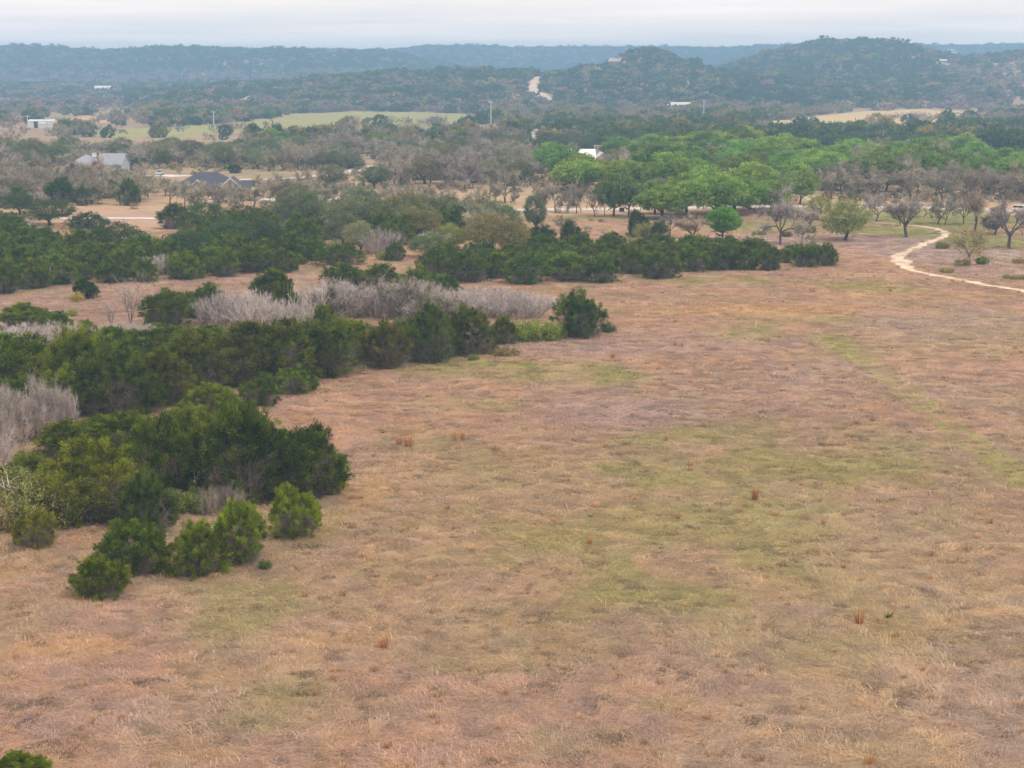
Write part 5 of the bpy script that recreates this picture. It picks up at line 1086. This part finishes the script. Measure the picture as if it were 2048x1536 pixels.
# low brush between the trees of the woods
P2 = jgrid(385, 820, 4.2, .36); x, y = P2[:, 0], P2[:, 1]; lx = x / y * FPX + 1024; row_ = HORIZON + FPX * CAM_H / y
keep = fbm(x / 30., y / 40., 901, 3) > .40
for p in KEEPOUT: keep &= ~inpoly(x, y, p)
for LN, wd in ((ROAD, 6), (TRAIL, 4)):
    for q in LN[::3]: keep &= (x - q[0]) ** 2 + (y - q[1]) ** 2 > wd * wd
keep &= patch(x, y, _L, 9) < .2
keep &= (row_ < 400) | (g.random(len(x)) < .12); x, y = x[keep], y[keep]; n = len(x); u = g.random(n); typ = np.where(u < .55, 3, np.where(u < .8, 2, 1))
C = np.zeros((n, 3))
for k, c0 in ((1, C_J * 1.3), (2, np.array([.17, .16, .07])), (3, np.array([.26, .22, .17]))): m = typ == k; C[m] = tocol(c0, m.sum(), .25)
kk = .16 + .26 * g.random(n) ** 2; scatter('underbrush', 'low grey and olive brush scattered between the woodland trees', 'brush', np.stack([x, y, terrain(x, y)], -1), np.stack([kk, kk, kk * .9], -1), g.random(n) * 6.28, g.integers(0, 3, n), C, [far_mesh(560 + i, 34, 12, 1.2, .45) for i in range(3)])
# hill woodland
A = jgrid(1600, 3400, 8.6, .36); B = jgrid(3400, 5200, 10.5, .36)
sc_ = np.r_[np.full(len(A), 1.22), np.full(len(B), 1.45)]; P2 = np.concatenate([A, B]); x, y = P2[:, 0], P2[:, 1]; z = terrain(x, y); e = 6.0
slope = (terrain(x, y + e) - z) / e; slx = (terrain(x + e, y) - z) / e
vis = slope > -0.10 - 0.0
zlow = sstep(0.5, 5, z); lx = x / y * FPX + 1024; n1 = fbm(x / 70., y / 110., 601, 4); n2 = fbm(x / 200., y / 260., 611, 3)
dens = np.where(y < 2900, zlow * .93 + .02, .95 * sstep(.2, 8, z) + .25)
dens = np.where((lx > 290) & (lx < 1560) & (y < 2300), np.maximum(dens, .88), dens)
dens = np.where((lx < 300) & (y < 3300) & (z < 6), .16, dens)
rs = sstep(1860, 1990, lx) * (y < 2450) * (z < 66); dens = dens * (1 - .72 * rs)
dens *= 1 - .55 * sstep(.62, .72, n1) * (y < 3000)
kn = np.exp(-(((lx - 1290) / 70) ** 2 + ((y - 2150) / 170) ** 2)); dens *= 1 - .25 * kn
keep = vis & (g.random(len(x)) < dens)
jx = x + 25 * (fbm(x / 22., y / 40., 101) - .5)
for pl in (FIELD_GREEN, FIELD_TAN, FIELD_TAN2, FIELD_GOLD, FIELD_TAN3): keep &= ~inpoly(jx, y, pl)
def clear_line(pts, wd):
    global keep
    for i in range(len(pts) - 1):
        for t_ in np.linspace(0, 1, 6):
            q = gp(pts[i][0] + (pts[i + 1][0] - pts[i][0]) * t_, pts[i][1] + (pts[i + 1][1] - pts[i][1]) * t_); keep &= ~((np.abs(x - q[0]) < wd) & (y > q[1] - 4.0 * wd) & (y < q[1] + wd))
clear_line([(1079, 154), (1064, 174), (1070, 184), (1100, 202)], 9); clear_line([(795, 157), (860, 157)], 12); clear_line([(453, 213), (475, 205), (500, 195), (522, 186)], 8)
for bx, by, bw in ((553, 168, 12), (597, 169, 5), (617, 168, 5), (1362, 218, 12), (1326, 216, 8), (1228, 131, 14), (204, 184, 20), (1887, 126, 6), (1902, 103, 14)): clear_line([(bx - 3, by), (bx + 3, by)], bw)
x, y, z, n1, n2, lx, sc_ = (q[keep] for q in (x, y, z, n1, n2, lx, sc_)); n = len(x); u = g.random(n)
gray = .10 + .25 * sstep(.5, .7, n2) + .55 * ((y > 2900) & (y < 3800) & (lx < 800) & (z < 40)) + .45 * (lx > 1880) * (y < 2500) + .5 * (z < 4); n5 = fbm(x / 16., y / 22., 631, 3); yel = .03 + .55 * sstep(.58, .68, n5) * (y < 3000); gray = gray * (.35 + 1.3 * sstep(.42, .6, fbm(x / 22., y / 30., 641, 3)))
typ = np.where(u < gray, 3, np.where(u < gray + yel, 2, np.where(u < gray + yel + .12, 0, 1)))
C = np.zeros((n, 3))
for k, c0 in enumerate((C_G * .8, C_J, C_Y, C_LI * .8)): m = typ == k; C[m] = tocol(c0, m.sum(), .28)
kk = (.6 + .95 * g.random(n) ** 1.5) * sc_ * np.where(g.random(n) < .05, 1.45, 1); S = np.stack([kk * 1.12, kk * 1.12, kk * (1.05 - .2 * (sc_ > 1))], -1)
scatter('hill_woodland', 'dense dark juniper and oak woodland covering the far hills', 'woodland', np.stack([x, y, z - .1], -1), S, g.random(n) * 6.28, g.integers(0, 5, n), C,
        [far_mesh(540 + i, 30, 8, 1.15, .95, cr=.9) for i in range(5)])
print('hills', n)

# field grass
def grass_tuft(seed, n, L, W, flop, rad, up):
    gg = np.random.default_rng(seed); a = gg.random(n) * 6.283; rr = rad * np.sqrt(gg.random(n)); c = np.stack([rr * np.cos(a), rr * np.sin(a), np.zeros(n)], -1)
    d = unit(np.stack([flop + gg.normal(size=n) * .5, gg.normal(size=n) * .5, up + .35 * gg.random(n)], -1)); LL = L * (.5 + .7 * gg.random(n)); r = unit(np.cross(d, [0, 0, 1.])) * W / 2
    mid = c + d * (LL * .5)[:, None]; tip = mid + unit(d * np.array([1.2, 1.2, -.15]) + [0, 0, -.25]) * (LL * .55)[:, None]; tip[:, 2] = np.maximum(tip[:, 2], .02)
    v = np.stack([c - r, c + r, mid - r * .9, mid + r * .9, tip], 1).reshape(-1, 3); b = np.arange(n)[:, None] * 5
    f = np.concatenate([b + [0, 1, 3], b + [0, 3, 2], b + [2, 3, 4]]); tt = np.repeat(gg.random(n), 5); return mesh_np('grass_tuft', v, f, M_GRASS, tt)
GT = [grass_tuft(700 + i, 110, .62, .019, 1.3, .50, .10) for i in range(4)] + [grass_tuft(720 + i, 46, .20, .020, .15, .40, .7) for i in range(2)] + [grass_tuft(730 + i, 55, .60, .02, .25, .16, 1.3) for i in range(2)]
def ggrid(y0, y1, sp): return jgrid(y0, y1, sp, .36)
zones = [(62, 120, .42, 1.0), (120, 180, .60, 1.25), (180, 320, 1.05, 1.7), (320, 430, 1.7, 2.2)]; PP = []; SS = []
for a, b, sp, k in zones: q = ggrid(a, b, sp); q = q[np.abs(q[:, 0]) < q[:, 1] * .36 + 34]; PP.append(q); SS.append(np.full(len(q), k))
P2 = np.concatenate(PP); ks = np.concatenate(SS); x, y = P2[:, 0], P2[:, 1]
keep = np.ones(len(x), bool); near = (y > 180)
dT = np.full(len(x), 99.)
for q, wd in zip(TRAIL[::2], TRAILW[::2]): dT = np.minimum(dT, np.hypot(x - q[0], y - q[1]) - wd / 2)
keep &= (dT > .1 + .5 * g.random(len(x))) | (g.random(len(x)) < .06)
gm = np.maximum(np.maximum(patch(x, y, _G, 7), patch(x, y, _L, 9)), track(x, y) * 1.3); nn = fbm(x / 3., y / 4., 801, 3); keep &= g.random(len(x)) < (.62 + .38 * (nn > .38)); keep &= (y < 320) | (np.min([np.where(inpoly(x, y, p), 0, 1) for p in KEEPOUT], axis=0) > 0)
x, y, ks, gm, nn = (q[keep] for q in (x, y, ks, gm, nn)); n = len(x)
holl_shade = (fbm(x / 1.1, y / 1.2, 173, 3) < .34) & (y < 230)
C = ground_col(x, y) * np.array([1.28, 1.32, 1.42]) * (1.0 + .44 * (g.random((n, 1)) - .5)); u = g.random(n)
short = u < np.clip(gm * .75, 0.10, .6); tuft = (~short) & (g.random(n) < .02)
C[tuft] = np.array([.48, .32, .2]) * (.8 + .4 * g.random((tuft.sum(), 1)))
C[holl_shade] = np.array([.20, .155, .115]) * (.8 + .5 * g.random((holl_shade.sum(), 1))); short |= holl_shade; tuft &= ~holl_shade  # short tufts coloured dark as painted shade in the thatch hollows
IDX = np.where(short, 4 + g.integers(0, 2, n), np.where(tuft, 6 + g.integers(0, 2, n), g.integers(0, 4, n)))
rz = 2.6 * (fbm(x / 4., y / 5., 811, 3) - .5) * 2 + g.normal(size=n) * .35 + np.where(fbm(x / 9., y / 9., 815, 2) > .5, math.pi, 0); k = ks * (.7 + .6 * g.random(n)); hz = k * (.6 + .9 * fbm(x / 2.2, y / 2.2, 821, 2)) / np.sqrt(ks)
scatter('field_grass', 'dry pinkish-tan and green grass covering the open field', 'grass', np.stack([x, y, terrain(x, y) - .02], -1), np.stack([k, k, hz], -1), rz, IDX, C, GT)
print('grass', n)

# ------------------------------------------------------------------ haze
m, N, LK = newmat('haze_air'); o = N('ShaderNodeOutputMaterial'); v = N('ShaderNodeVolumePrincipled')
v.inputs['Color'].default_value = (0.37, 0.66, 1.0, 1); v.inputs['Density'].default_value = 2.6e-4; v.inputs['Anisotropy'].default_value = 0.0
LK(v.outputs[0], o.inputs['Volume'])
zmin = -1.6
hz_ = MB().box(-3500, 3500, -60, 6500, zmin, 128).build('haze', m); tag(hz_, 'thin pale blue haze filling the whole valley', 'haze', kind='stuff')
